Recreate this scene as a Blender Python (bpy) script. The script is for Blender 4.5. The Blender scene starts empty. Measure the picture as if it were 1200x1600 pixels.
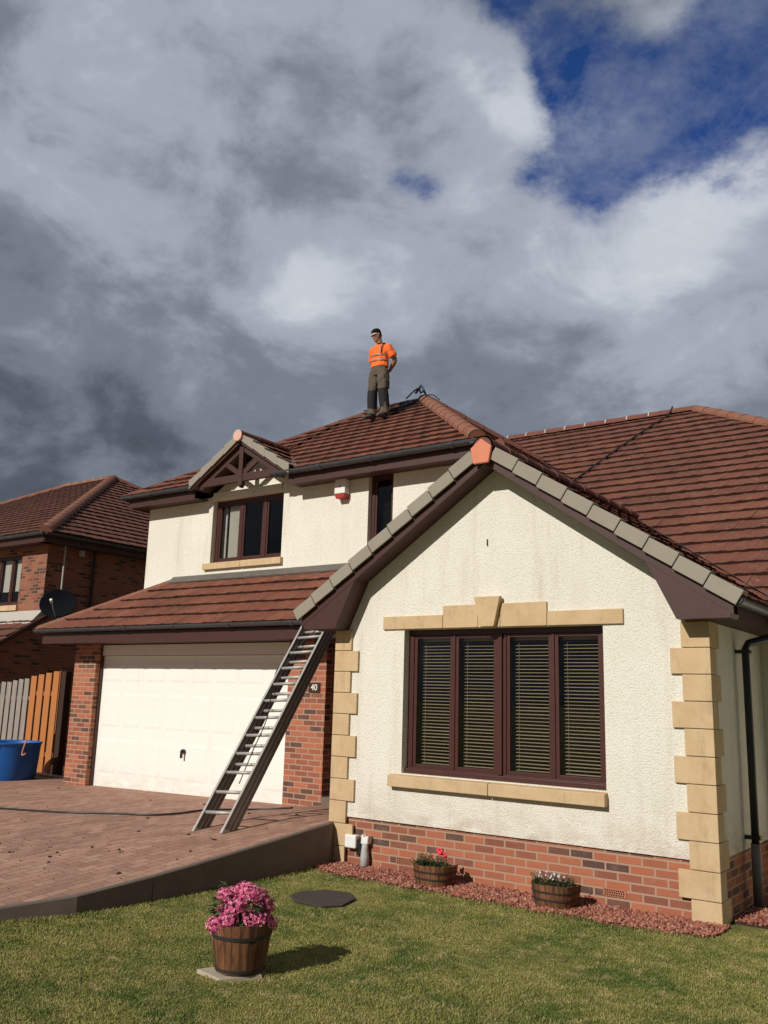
import bpy, bmesh, math, random
import numpy as np
from mathutils import Vector, Matrix
from mathutils.geometry import tessellate_polygon
random.seed(7); rng = np.random.default_rng(11)
D = bpy.data; SC = bpy.context.scene; COL = SC.collection
PI = math.pi

# ------------------------------------------------------------------ camera
YAW, PITCH, ROLL, FPX = math.radians(-36.002), math.radians(11.8096), math.radians(1.6207), 1384.65
EYE = Vector((0, 0, 1.76))
_f = Vector((math.sin(YAW)*math.cos(PITCH), math.cos(YAW)*math.cos(PITCH), math.sin(PITCH)))
_r = Vector((math.cos(YAW), -math.sin(YAW), 0)); _u = _r.cross(_f)
CR = _r*math.cos(ROLL) + _u*math.sin(ROLL); CU = _u*math.cos(ROLL) - _r*math.sin(ROLL)
cam = D.objects.new('camera', D.cameras.new('camera')); COL.objects.link(cam)
cam.matrix_world = Matrix(((CR.x, CU.x, -_f.x, EYE.x), (CR.y, CU.y, -_f.y, EYE.y), (CR.z, CU.z, -_f.z, EYE.z), (0, 0, 0, 1)))
cam.data.sensor_fit = 'VERTICAL'; cam.data.sensor_height = 24; cam.data.lens = 24*FPX/1600
cam.data.clip_end = 2000; cam.data.clip_start = 0.05
SC.camera = cam
def look(px, py):
    v = CR*((px-600)/FPX) + CU*(-(py-800)/FPX) + _f
    return v.normalized()

# ------------------------------------------------------------------ view, sun, sky
SC.view_settings.view_transform = 'Standard'; SC.view_settings.look = 'None'
SC.view_settings.exposure = 0.0; SC.view_settings.gamma = 1
SUN_TRAVEL = Vector((0.15, 1.0, -0.63)).normalized()
sl = D.lights.new('sun', 'SUN'); sl.energy = 3.9; sl.angle = math.radians(0.5); sl.color = (1.0, 0.965, 0.90)
so = D.objects.new('sun', sl); COL.objects.link(so); so.location = (0, -20, 20)
so.rotation_euler = SUN_TRAVEL.to_track_quat('-Z', 'Y').to_euler()

W = D.worlds.new('World'); SC.world = W; W.use_nodes = True
nt = W.node_tree; nt.nodes.clear()
def wn(t, **k):
    n = nt.nodes.new(t)
    for a, b in k.items(): setattr(n, a, b)
    return n
def wl(a, b): nt.links.new(a, b)
def wm(op, a, b=None, c=None, clamp=False):
    n = wn('ShaderNodeMath', operation=op); n.use_clamp = clamp
    for i, v in enumerate((a, b, c)):
        if v is None: continue
        if isinstance(v, (int, float)): n.inputs[i].default_value = v
        else: wl(v, n.inputs[i])
    return n.outputs[0]
tc = wn('ShaderNodeTexCoord'); DIRV = tc.outputs['Generated']
sky = wn('ShaderNodeTexSky'); sky.sky_type = 'NISHITA'; sky.sun_disc = False
td = -SUN_TRAVEL
sky.sun_elevation = math.asin(td.z); sky.sun_rotation = math.atan2(td.x, td.y)
sky.air_density = 1.0; sky.dust_density = 0.3; sky.ozone_density = 3.0
bgs = wn('ShaderNodeBackground'); bgs.inputs['Strength'].default_value = 0.06
hs = wn('ShaderNodeHueSaturation'); hs.inputs['Saturation'].default_value = 1.35
tint = wn('ShaderNodeMix', data_type='RGBA', blend_type='MULTIPLY'); tint.inputs[0].default_value = 1.0; tint.inputs[7].default_value = (2.2, .95, 1.25, 1)
wl(sky.outputs[0], hs.inputs['Color']); wl(hs.outputs[0], tint.inputs[6]); wl(tint.outputs[2], bgs.inputs['Color'])
# domain-warped cloud noise over the sphere of directions
def noise(vec, scale, detail, rough, dist=0.0):
    n = wn('ShaderNodeTexNoise'); n.inputs['Scale'].default_value = scale; n.inputs['Detail'].default_value = detail
    n.inputs['Roughness'].default_value = rough; n.inputs['Distortion'].default_value = dist
    wl(vec, n.inputs['Vector']); return n
mp = wn('ShaderNodeMapping'); mp.inputs['Scale'].default_value = (1, 1, 1.55); mp.inputs['Location'].default_value = (3.1, 1.7, 0.4)
wl(DIRV, mp.inputs['Vector'])
n1 = noise(mp.outputs[0], 2.6, 9, 0.55, 0.25)
n2 = noise(mp.outputs[0], 6.5, 9, 0.58, 0.35)
mp2 = wn('ShaderNodeMapping'); mp2.inputs['Scale'].default_value = (1, 1, 1.55); mp2.inputs['Location'].default_value = (3.1-.02, 1.7+.03, 0.4+.075)
wl(DIRV, mp2.inputs['Vector'])
n2b = noise(mp2.outputs[0], 6.5, 9, 0.58, 0.35); n1b = noise(mp2.outputs[0], 2.6, 9, 0.55, 0.25)
relief = wm('ADD', wm('MULTIPLY', wm('SUBTRACT', n2.outputs['Fac'], n2b.outputs['Fac']), 0.26), wm('MULTIPLY', wm('SUBTRACT', n1.outputs['Fac'], n1b.outputs['Fac']), 0.26))
def blobs(lst):
    out = None
    for px, py, rad, amp in lst:
        d = look(px, py)
        k = 1.0/(math.radians(rad/FPX*57.3)**2)      # gaussian with the given pixel radius
        vd = wn('ShaderNodeVectorMath', operation='DOT_PRODUCT'); wl(DIRV, vd.inputs[0]); vd.inputs[1].default_value = d
        e = wm('EXPONENT', wm('MULTIPLY', wm('SUBTRACT', vd.outputs['Value'], 1.0), 2*k*0.5*2))
        e = wm('MULTIPLY', e, amp)
        out = e if out is None else wm('ADD', out, e)
    return out
n3 = noise(mp.outputs[0], 15, 8, 0.64, 0.12)
gap = blobs([(790, 0, 60, .50), (862, 90, 58, .62), (940, 120, 85, .46), (1000, 200, 90, .60), (940, 270, 52, .50), (1180, 80, 105, .60), (1095, 150, 80, .34), (622, 280, 24, .30), (668, 294, 30, .27), (640, 250, 18, .12),
             (835, 262, 45, .30), (1330, 60, 200, .34), (1040, 20, 55, -.28), (770, 125, 75, -.36), (1150, 240, 60, -.06), (880, 200, 45, -.12)])
near = wm('MULTIPLY', gap, 5.0, clamp=True)
wob = wm('ADD', wm('MULTIPLY', wm('SUBTRACT', n2.outputs['Fac'], 0.5), 0.95), wm('MULTIPLY', wm('SUBTRACT', n3.outputs['Fac'], 0.5), 1.05))
gapn = wm('ADD', gap, wm('MULTIPLY', wob, near))
mr = wn('ShaderNodeMapRange'); mr.interpolation_type = 'SMOOTHSTEP'
mr.inputs['From Min'].default_value = 0.08; mr.inputs['From Max'].default_value = 0.52
wl(gapn, mr.inputs['Value'])
n5 = noise(mp2.outputs[0], 8.0, 10, 0.66, 0.12)
veil = wn('ShaderNodeMapRange'); veil.inputs['From Min'].default_value = 0.38; veil.inputs['From Max'].default_value = 0.58; veil.inputs['To Min'].default_value = 0.68; veil.inputs['To Max'].default_value = 1.0
wl(n5.outputs['Fac'], veil.inputs['Value'])
GAP = wm('MULTIPLY', mr.outputs[0], veil.outputs[0])
def dirblob(v, width, amp):
    vd = wn('ShaderNodeVectorMath', operation='DOT_PRODUCT'); wl(DIRV, vd.inputs[0]); vd.inputs[1].default_value = Vector(v).normalized()
    return wm('MULTIPLY', wm('EXPONENT', wm('MULTIPLY', wm('SUBTRACT', vd.outputs['Value'], 1.0), width)), amp)
lum = blobs([(800, 330, 150, .16), (690, 380, 90, .10), (780, 130, 95, .34), (880, 150, 60, .15), (1060, 390, 200, .34), (560, 420, 150, .10), (470, 465, 80, .30), (300, 350, 200, .10),
             (420, 60, 200, .13), (1180, 260, 120, .26), (150, 480, 170, .06), (1180, 560, 150, -.02), (650, 30, 80, .12),
             (60, 700, 230, -.11), (330, 640, 170, -.05), (860, 620, 150, -.06), (230, 200, 120, -.02), (60, 130, 150, .20), (350, 60, 120, .10), (1050, 300, 90, .12), (900, 420, 120, .08), (1040, 40, 110, .26), (950, 200, 90, .12), (600, 470, 70, .10), (1000, 470, 80, .10)])
lumn = wm('ADD', lum, wm('MULTIPLY', wm('SUBTRACT', n1.outputs['Fac'], 0.5), 0.50))
lumn = wm('ADD', lumn, wm('MULTIPLY', wm('SUBTRACT', n2.outputs['Fac'], 0.5), 0.50))
lumn = wm('ADD', lumn, wm('MULTIPLY', wm('SUBTRACT', n3.outputs['Fac'], 0.5), 0.22))
lumn = wm('ADD', lumn, dirblob((.9, -.35, .25), 2.2, -.22))  # added dark cloud in the unseen sky, there to lower the fill light
lumn = wm('ADD', lumn, relief)
LUM = wm('ADD', lumn, 0.385, clamp=True)
cr = wn('ShaderNodeValToRGB'); cr.color_ramp.interpolation = 'EASE'
e = cr.color_ramp.elements; e[0].position = 0.0; e[0].color = (.045, .054, .072, 1); e[1].position = 1.0; e[1].color = (.76, .79, .84, 1)
for p, c in ((.18, (.088, .104, .132, 1)), (.38, (.185, .212, .262, 1)), (.62, (.37, .405, .475, 1)), (.82, (.56, .595, .655, 1))):
    q = e.new(p); q.color = c
wl(LUM, cr.inputs[0])
bgc = wn('ShaderNodeBackground'); bgc.inputs['Strength'].default_value = 1.0; wl(cr.outputs[0], bgc.inputs['Color'])
mx = wn('ShaderNodeMixShader'); wl(GAP, mx.inputs[0]); wl(bgc.outputs[0], mx.inputs[1]); wl(bgs.outputs[0], mx.inputs[2])
ow = wn('ShaderNodeOutputWorld'); wl(mx.outputs[0], ow.inputs[0])

# ------------------------------------------------------------------ materials
MATS = {}
class Mt:
    def __init__(s, name, rough=.7, spec=.4, metal=0):
        s.m = D.materials.new(name); s.m.use_nodes = True; s.t = s.m.node_tree
        s.b = s.t.nodes['Principled BSDF']; s.b.inputs['Roughness'].default_value = rough
        s.b.inputs['Specular IOR Level'].default_value = spec; s.b.inputs['Metallic'].default_value = metal
        s.geo = None; MATS[name] = s.m
    def n(s, t, **k):
        x = s.t.nodes.new(t)
        for a, b in k.items(): setattr(x, a, b)
        return x
    def l(s, a, b): s.t.links.new(a, b)
    def pos(s):
        if s.geo is None: s.geo = s.n('ShaderNodeNewGeometry')
        return s.geo.outputs['Position']
    def obj(s):
        return s.n('ShaderNodeTexCoord').outputs['Object']
    def mapping(s, v, scale=(1, 1, 1), loc=(0, 0, 0), rot=(0, 0, 0)):
        m = s.n('ShaderNodeMapping'); s.l(v, m.inputs[0]); m.inputs['Scale'].default_value = scale
        m.inputs['Location'].default_value = loc; m.inputs['Rotation'].default_value = rot; return m.outputs[0]
    def noise(s, v, sc, det=4, ro=.6, dist=0):
        x = s.n('ShaderNodeTexNoise'); s.l(v, x.inputs['Vector']); x.inputs['Scale'].default_value = sc
        x.inputs['Detail'].default_value = det; x.inputs['Roughness'].default_value = ro; x.inputs['Distortion'].default_value = dist
        return x.outputs['Fac']
    def ramp(s, f, stops, interp='LINEAR'):
        r = s.n('ShaderNodeValToRGB'); r.color_ramp.interpolation = interp; e = r.color_ramp.elements
        while len(e) < len(stops): e.new(.5)
        for q, (p, c) in zip(e, stops):
            q.position = p; q.color = (c, c, c, 1) if isinstance(c, (int, float)) else (*c, 1)
        s.l(f, r.inputs[0]); return r.outputs[0]
    def mix(s, f, a, b, mode='MIX'):
        x = s.n('ShaderNodeMix', data_type='RGBA', blend_type=mode)
        for i, v in ((0, f), (6, a), (7, b)):
            if isinstance(v, (int, float)): x.inputs[i].default_value = v
            elif isinstance(v, tuple): x.inputs[i].default_value = (*v, 1)
            else: s.l(v, x.inputs[i])
        return x.outputs[2]
    def math(s, op, a, b=0, clamp=False):
        x = s.n('ShaderNodeMath', operation=op); x.use_clamp = clamp
        for i, v in enumerate((a, b)):
            if isinstance(v, (int, float)): x.inputs[i].default_value = v
            else: s.l(v, x.inputs[i])
        return x.outputs[0]
    def col(s, c):
        if isinstance(c, tuple): s.b.inputs['Base Color'].default_value = (*c, 1)
        else: s.l(c, s.b.inputs['Base Color'])
    def bump(s, h, strength=.5, dist=.01):
        x = s.n('ShaderNodeBump'); s.l(h, x.inputs['Height']); x.inputs['Strength'].default_value = strength
        x.inputs['Distance'].default_value = dist; s.l(x.outputs[0], s.b.inputs['Normal'])
    def island(s):
        if s.geo is None: s.geo = s.n('ShaderNodeNewGeometry')
        return s.geo.outputs['Random Per Island']
    def planar(s):      # (horizontal run of the wall, height, 0)
        p = s.pos(); sx = s.n('ShaderNodeSeparateXYZ'); s.l(p, sx.inputs[0])
        nx = s.n('ShaderNodeSeparateXYZ'); s.l(s.geo.outputs['True Normal'], nx.inputs[0])
        k = s.math('GREATER_THAN', s.math('ABSOLUTE', nx.outputs[0]), .6)
        h = s.math('ADD', s.math('MULTIPLY', sx.outputs[1], k), s.math('MULTIPLY', sx.outputs[0], s.math('SUBTRACT', 1, k)))
        c = s.n('ShaderNodeCombineXYZ'); s.l(h, c.inputs[0]); s.l(sx.outputs[2], c.inputs[1]); return c.outputs[0], sx.outputs[2]

def simple(name, c, rough=.6, var=.25, sc=6, bump=.15, bsc=60, bd=.004, spec=.4, metal=0):
    m = Mt(name, rough, spec, metal)
    f = m.noise(m.pos(), sc, 6, .65)
    m.col(m.mix(f, tuple(x*(1-var) for x in c), tuple(min(1, x*(1+var)) for x in c)))
    if bump: m.bump(m.noise(m.pos(), bsc, 4, .6), bump, bd)
    return m.m

def roughcast():
    m = Mt('roughcast', .92, .15); p = m.pos()
    big = m.noise(p, 1.3, 5, .6)
    c = m.mix(m.ramp(big, [(.35, 0), (.7, 1)]), (.84, .80, .70), (.78, .735, .63))
    # chipped aggregate: small darker pits
    v = m.n('ShaderNodeTexVoronoi'); v.inputs['Scale'].default_value = 64; m.l(p, v.inputs['Vector'])
    c = m.mix(m.math('MULTIPLY', m.ramp(v.outputs['Distance'], [(.45, 0), (.75, 1)]), .22), c, (.52, .43, .29))
    fine = m.noise(p, 110, 5, .8)
    c = m.mix(m.ramp(fine, [(.30, .35), (.44, 0)]), c, (.40, .33, .23))
    # vertical run-off stains
    pl, z = m.planar()
    st = m.noise(m.mapping(pl, (5.5, .55, 1)), 1.0, 6, .62)
    st2 = m.noise(m.mapping(pl, (22, 1.6, 1)), 1.0, 5, .6)
    sm = m.math('MULTIPLY', m.ramp(st, [(.50, 0), (.74, 1)]), m.ramp(st2, [(.36, .25), (.66, 1)]))
    c = m.mix(m.math('MULTIPLY', sm, .38), c, (.40, .31, .20))
    low = m.ramp(z, [(.0, 1), (.48, .9), (.62, .35), (.95, 0)])
    ln = m.noise(m.mapping(pl, (2.2, 3.5, 1)), 1.6, 5, .65)
    c = m.mix(m.math('MULTIPLY', low, m.ramp(ln, [(.40, 0), (.66, .8)])), c, (.46, .30, .20))
    m.col(c)
    h = m.math('ADD', m.math('MULTIPLY', m.math('SUBTRACT', 1, v.outputs['Distance']), .8), m.math('MULTIPLY', fine, 1.1))
    m.bump(h, .7, .009)
    return m.m

def brick(name, stops, mortar, gloom=1.0, bw=.225, bh=.075, ms=.010, horiz=False, bump=.6, rough=.85, sand=.25):
    m = Mt(name, rough, .25)
    if horiz: v = m.mapping(m.pos(), (1, 1, 1), rot=(0, 0, PI/2-.03))
    else: v, _ = m.planar()
    b = m.n('ShaderNodeTexBrick'); m.l(v, b.inputs['Vector']); b.inputs['Scale'].default_value = 1
    b.inputs['Brick Width'].default_value = bw; b.inputs['Row Height'].default_value = bh
    b.inputs['Mortar Size'].default_value = ms; b.inputs['Mortar Smooth'].default_value = .25
    b.inputs['Color1'].default_value = (0, 0, 0, 1); b.inputs['Color2'].default_value = (1, 1, 1, 1); b.inputs['Mortar'].default_value = (.5, .5, .5, 1)
    b.offset = .5
    c = m.ramp(b.outputs['Color'], stops)
    n = m.noise(m.pos(), 45, 6, .7)
    c = m.mix(m.ramp(n, [(.35, sand), (.6, 0)]), c, tuple(x*.35 for x in mortar))
    n3 = m.noise(m.pos(), 9, 6, .7)
    c = m.mix(m.ramp(n3, [(.5, 0), (.75, .35)]), c, (.34, .20, .14))
    c = m.mix(b.outputs['Fac'], c, mortar)
    if horiz:
        w1 = m.noise(p0 := m.pos(), .7, 6, .7, .6); w2 = m.noise(m.mapping(p0, (1, 5, 1), rot=(0, 0, -.5)), 1.2, 6, .7)
        c = m.mix(m.ramp(w1, [(.45, 0), (.70, .40)]), c, (.22, .13, .095)); c = m.mix(m.ramp(w2, [(.56, 0), (.75, .5)]), c, (.40, .29, .23))
        c = m.mix(m.ramp(m.noise(p0, 26, 5, .75), [(.62, 0), (.72, .6)]), c, (.10, .065, .05))
    m.col(c)
    h = m.math('ADD', m.math('MULTIPLY', m.math('SUBTRACT', 1, b.outputs['Fac']), 1.0), m.math('MULTIPLY', n, .35))
    m.bump(h, bump, .006)
    return m.m

def tile(name, a, b_, lichen=.35, patch=True):
    m = Mt(name, .82, .3); p = m.pos(); r = m.island()
    c = m.mix(r, a, b_)
    n = m.noise(p, 22, 7, .72); c = m.mix(m.ramp(n, [(.3, .45), (.6, 0)]), c, tuple(x*.45 for x in a))
    n2 = m.noise(p, 75, 4, .7); c = m.mix(m.ramp(n2, [(.58, 0), (.80, lichen)]), c, (.42, .33, .25))
    n3 = m.noise(p, .9, 5, .6); c = m.mix(m.ramp(n3, [(.42, 0), (.66, .55)]), c, tuple(x*.55 for x in a))
    if patch:
        n4 = m.noise(p, 5.0, 9, .8, .5); c = m.mix(m.ramp(n4, [(.55, 0), (.70, .55)]), c, (.36, .20, .13))
    n5 = m.noise(m.mapping(p, (16, 60, 60), rot=(0, 0, .9)), 1.0, 4, .6)
    c = m.mix(m.math('MULTIPLY', m.ramp(n5, [(.60, 0), (.70, 1)]), m.math('MULTIPLY', m.ramp(n3, [(.40, .25), (.6, 1)]), lichen*1.5)), c, (.48, .38, .31))
    m.col(c); m.bump(m.noise(p, 150, 4, .7), .35, .004)
    return m.m

def wood(name, a, b_, c_=None, sc=(40, 40, 2.2), rough=.75, axis=None):
    m = Mt(name, rough, .3); v = m.mapping(m.obj(), sc)
    n = m.noise(v, 1.0, 7, .65, .6); r = m.island()
    c = m.mix(m.ramp(n, [(.32, 0), (.66, 1)]), a, b_)
    c = m.mix(m.math('MULTIPLY', r, .55), c, c_ if c_ else tuple(x*.5 for x in a))
    m.col(c); m.bump(n, .45, .004)
    return m.m

M = {}
M['rough'] = roughcast()
BR = [(0, (.085, .048, .040)), (.12, (.13, .065, .050)), (.24, (.24, .080, .050)), (.55, (.40, .125, .064)), (.8, (.46, .155, .078)), (1, (.31, .095, .060))]
M['brick'] = brick('plinth_brick', BR, (.40, .25, .17))
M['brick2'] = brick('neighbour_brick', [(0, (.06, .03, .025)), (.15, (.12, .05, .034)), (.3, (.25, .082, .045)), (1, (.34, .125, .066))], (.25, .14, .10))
M['paver'] = brick('driveway_paver', [(0, (.36, .185, .125)), (.5, (.47, .255, .175)), (1, (.56, .325, .225))], (.17, .105, .078), bw=.205, bh=.105, ms=.005, horiz=True, bump=.4, rough=.9, sand=.4)
M['tile'] = tile('roof_tile', (.195, .062, .035), (.255, .086, .048))
M['tile_main'] = tile('roof_tile_weathered', (.165, .056, .034), (.22, .078, .047), .5)
M['tile_n'] = tile('roof_tile_neighbour', (.15, .055, .036), (.20, .075, .048), .3, False)
M['butt'] = simple('dark_tile_edge', (.062, .027, .019), .95, .5, 14, .3, 60)  # tile front edges coloured darker than the faces, drawing the course lines
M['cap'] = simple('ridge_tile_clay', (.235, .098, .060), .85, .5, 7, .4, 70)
M['capdark'] = simple('ridge_tile_brown', (.165, .060, .042), .85, .4, 7, .4, 70)  # darker brown-red clay, close to the roof tile colour
M['verge'] = simple('verge_tile_taupe', (.285, .25, .195), .8, .14, 4, .15, 90)
M['airb'] = simple('air_brick_clay', (.42, .16, .08), .8, .2, 12, .2, 60)
M['terra'] = simple('terracotta', (.64, .215, .12), .7, .10, 12, .15, 90)
M['brown'] = simple('brown_stained_timber', (.058, .021, .015), .5, .25, 9, .2, 40)
M['soffit'] = simple('soffit_board', (.070, .030, .023), .6, .2, 5, .1, 40)
M['frame'] = simple('window_frame_stain', (.066, .022, .017), .38, .3, 14, .15, 60)
M['gutter'] = simple('black_gutter_plastic', (.055, .056, .060), .36, .5, 11, .1, 60, spec=.5)
M['blackp'] = simple('black_plastic', (.014, .014, .016), .4, .3, 8, .1, 60, spec=.5)
M['lead'] = simple('lead_flashing', (.125, .108, .092), .7, .35, 8, .3, 30)
M['mortar'] = simple('mortar_fillet', (.46, .42, .37), .9, .2, 20, .5, 60)
M['white'] = simple('garage_door_white', (.86, .835, .735), .42, .03, 3, .03, 40)
def door_white():
    m = Mt('garage_door_paint', .42, .4); p = m.pos(); pl, z = m.planar()
    c = m.mix(m.noise(p, 3, 4, .6), (.88, .865, .79), (.83, .81, .73))
    g = m.math('MULTIPLY', m.ramp(z, [(.14, 1), (.30, .45), (.75, .0)]), m.ramp(m.noise(m.mapping(pl, (3, 6, 1)), 1.5, 6, .7), [(.35, 0), (.7, .75)]))
    c = m.mix(g, c, (.42, .36, .28)); m.col(c)
    c2 = m.noise(m.mapping(pl, (9, .7, 1)), 1.0, 5, .6); m.col(m.mix(m.ramp(c2, [(.55, 0), (.8, .22)]), c, (.55, .50, .41)))
    m.bump(m.noise(p, 18, 4, .5), .05, .006); return m.m
M['white'] = door_white()
M['offwhite'] = simple('white_plastic', (.78, .76, .70), .5, .08, 20, .1, 60)
M['greyplastic'] = simple('grey_plastic', (.42, .41, .38), .6, .2, 14, .1, 60)
M['red'] = simple('red_plastic', (.36, .03, .02), .4, .1, 8, 0)
M['conc'] = simple('concrete_edging', (.155, .115, .092), .9, .4, 5, .4, 45)
M['slab'] = simple('paving_slab_stone', (.42, .35, .25), .9, .3, 8, .4, 45)
M['soil'] = simple('potting_soil', (.035, .022, .015), .95, .4, 30, .8, 40, .01)
M['alum'] = simple('weathered_aluminium', (.44, .41, .37), .55, .28, 16, .12, 90, metal=.4)
M['alumd'] = simple('dark_aluminium', (.17, .155, .135), .55, .4, 14, .12, 90, metal=.25)  # darker copy of the aluminium; paints shade onto the ladder rail sides
M['steel'] = simple('black_hoop_iron', (.030, .024, .022), .6, .4, 20, .2, 60)
M['blue'] = simple('blue_plastic', (.012, .105, .38), .42, .2, 5, .1, 30)
M['hosegrey'] = simple('grey_hose', (.40, .40, .42), .5, .2, 9, 0)
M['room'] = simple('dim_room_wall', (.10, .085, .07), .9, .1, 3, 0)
M['blind'] = simple('cream_blind_slat', (.54, .43, .29), .55, .06, 8, 0)
M['curtain'] = simple('cream_curtain_cloth', (.74, .72, .66), .85, .1, 6, .1, 60)
M['dish'] = simple('charcoal_dish_mesh', (.006, .007, .009), .95, .2, 9, .1, 120, spec=.08)
M['manhole'] = simple('dark_iron_cover', (.055, .040, .034), .9, .3, 10, .6, 80, .006)
M['skin'] = simple('skin', (.36, .17, .11), .55, .1, 12, .05, 60)
M['hair'] = simple('dark_brown_hair', (.016, .009, .007), .9, .4, 60, .5, 120, spec=.1)
M['orange'] = simple('orange_hi_vis_cloth', (.95, .165, .025), .8, .06, 9, .35, 16, .02)
M['reflective'] = simple('silver_reflective_tape', (.34, .20, .15), .45, .12, 30, .1, 60)
M['trouser'] = simple('khaki_work_cloth', (.105, .082, .060), .9, .3, 9, .5, 14, .02)
M['kneepad'] = simple('black_knee_cloth', (.016, .014, .015), .85, .3, 9, .4, 18, .02)
M['shoe'] = simple('grey_shoe', (.075, .072, .072), .7, .5, 20, .3, 50)
M['lens'] = simple('dark_lens', (.01, .01, .012), .08, .1, 5, 0, spec=.9)
M['shine'] = simple('white_glasses_frame', (.75, .75, .75), .2, .05, 5, 0, spec=.9)
M['greywood'] = wood('silvered_picket_wood', (.25, .215, .18), (.40, .36, .31), (.07, .06, .055))
M['orangewood'] = wood('orange_stained_wood', (.42, .155, .045), (.50, .20, .065), (.33, .105, .03))
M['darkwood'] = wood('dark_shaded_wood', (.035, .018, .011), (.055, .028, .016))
M['barrel'] = wood('barrel_stave_wood', (.060, .021, .010), (.30, .130, .052), (.016, .007, .005), (34, 34, 4.0))
M['cutwood'] = simple('wood_rim', (.30, .15, .07), .8, .3, 30, .2, 60)
M['doorred'] = simple('dark_red_door_paint', (.055, .012, .012), .35, .2, 6, .05, 40)
M['moss'] = simple('moss_debris', (.035, .020, .012), .95, .5, 60, .6, 80)

def stone():
    m = Mt('sandstone_block', .85, .2); p = m.pos(); r = m.island()
    c = m.mix(r, (.57, .41, .235), (.64, .475, .285))
    c = m.mix(m.ramp(m.noise(p, 5, 7, .65), [(.40, 0), (.70, .55)]), c, (.46, .29, .145))
    c = m.mix(m.ramp(m.noise(p, 60, 5, .7), [(.3, .25), (.5, 0)]), c, (.40, .26, .13))
    c = m.mix(m.ramp(m.noise(m.mapping(p, (11, 11, 3)), 1, 6, .7), [(.54, 0), (.74, .45)]), c, (.27, .19, .12))
    m.col(c); m.bump(m.noise(p, 110, 4, .7), .3, .004); return m.m
M['stone'] = stone()

def glass():
    m = D.materials.new('window_glass'); m.use_nodes = True; t = m.node_tree; t.nodes.clear()
    o = t.nodes.new('ShaderNodeOutputMaterial'); mx = t.nodes.new('ShaderNodeMixShader')
    tr = t.nodes.new('ShaderNodeBsdfTransparent'); tr.inputs[0].default_value = (.84, .84, .82, 1)
    g = t.nodes.new('ShaderNodeBsdfGlossy'); g.inputs['Roughness'].default_value = .01
    fr = t.nodes.new('ShaderNodeFresnel'); fr.inputs['IOR'].default_value = 1.5
    nz = t.nodes.new('ShaderNodeTexNoise'); nz.inputs['Scale'].default_value = 1.4
    bp = t.nodes.new('ShaderNodeBump'); bp.inputs['Strength'].default_value = .06; bp.inputs['Distance'].default_value = .02
    t.links.new(nz.outputs[0], bp.inputs['Height']); t.links.new(bp.outputs[0], g.inputs['Normal'])
    ge = t.nodes.new('ShaderNodeNewGeometry'); sb = t.nodes.new('ShaderNodeMath'); sb.operation = 'SUBTRACT'; sb.inputs[0].default_value = 1; t.links.new(ge.outputs['Backfacing'], sb.inputs[1])
    ml = t.nodes.new('ShaderNodeMath'); ml.operation = 'MULTIPLY'; t.links.new(fr.outputs[0], ml.inputs[0]); t.links.new(sb.outputs[0], ml.inputs[1]); t.links.new(ml.outputs[0], mx.inputs[0]); t.links.new(tr.outputs[0], mx.inputs[1]); t.links.new(g.outputs[0], mx.inputs[2])
    t.links.new(mx.outputs[0], o.inputs[0]); return m
M['glass'] = glass()

def lawn_mat(name, blade):
    m = Mt(name, .8, .2); p = m.pos()
    a = m.noise(p, 1.5, 7, .72, .4); b = m.noise(p, 6.5, 7, .78); 
    g1 = (.105, .150, .028) ; g2 = (.285, .265, .075); g3 = (.48, .37, .165)
    if not blade: g1, g2, g3 = [tuple(x*.80 for x in g) for g in (g1, g2, g3)]
    c = m.mix(m.ramp(a, [(.38, 0), (.56, 1)]), g1, g2)
    c = m.mix(m.ramp(b, [(.50, 0), (.64, .8)]), c, g3)
    d = m.noise(p, 2.3, 3, .5)
    c = m.mix(m.ramp(d, [(.66, 0), (.76, .7)]), c, (.075, .10, .020))
    if blade: c = m.mix(m.ramp(m.island(), [(0, .3), (.3, 0), (.8, 0), (1, .3)]), c, m.mix(m.island(), (.09, .125, .025), (.42, .36, .16)))
    m.col(c)
    if not blade: m.bump(m.noise(p, 90, 5, .8), .8, .02)
    return m.m
M['lawn'] = lawn_mat('lawn_ground', False); M['blade'] = lawn_mat('grass_blade', True)
def isl(name, stops, rough=.8, bump=.2, bsc=90):
    m = Mt(name, rough, .25); m.col(m.ramp(m.island(), stops)); m.bump(m.noise(m.pos(), bsc, 3, .6), bump, .003); return m.m
M['gravel'] = isl('red_gravel_stone', [(0, (.14, .048, .033)), (.4, (.31, .11, .072)), (.75, (.40, .155, .10)), (1, (.48, .27, .20))])
M['pink'] = isl('pink_petal', [(0, (.42, .035, .13)), (.35, (.62, .085, .22)), (.75, (.78, .22, .36)), (1, (.85, .50, .52))], .6)
M['redpetal'] = isl('red_petal', [(0, (.6, .02, .04)), (1, (.8, .06, .08))], .6)
M['palepetal'] = isl('pale_petal', [(0, (.45, .40, .50)), (1, (.65, .62, .62))], .6)
M['leaf'] = isl('plant_leaf', [(0, (.020, .040, .012)), (.6, (.045, .080, .022)), (1, (.13, .15, .075))], .5)
M['twig'] = simple('green_stem', (.05, .06, .025), .7, .2, 20, 0)

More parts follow.
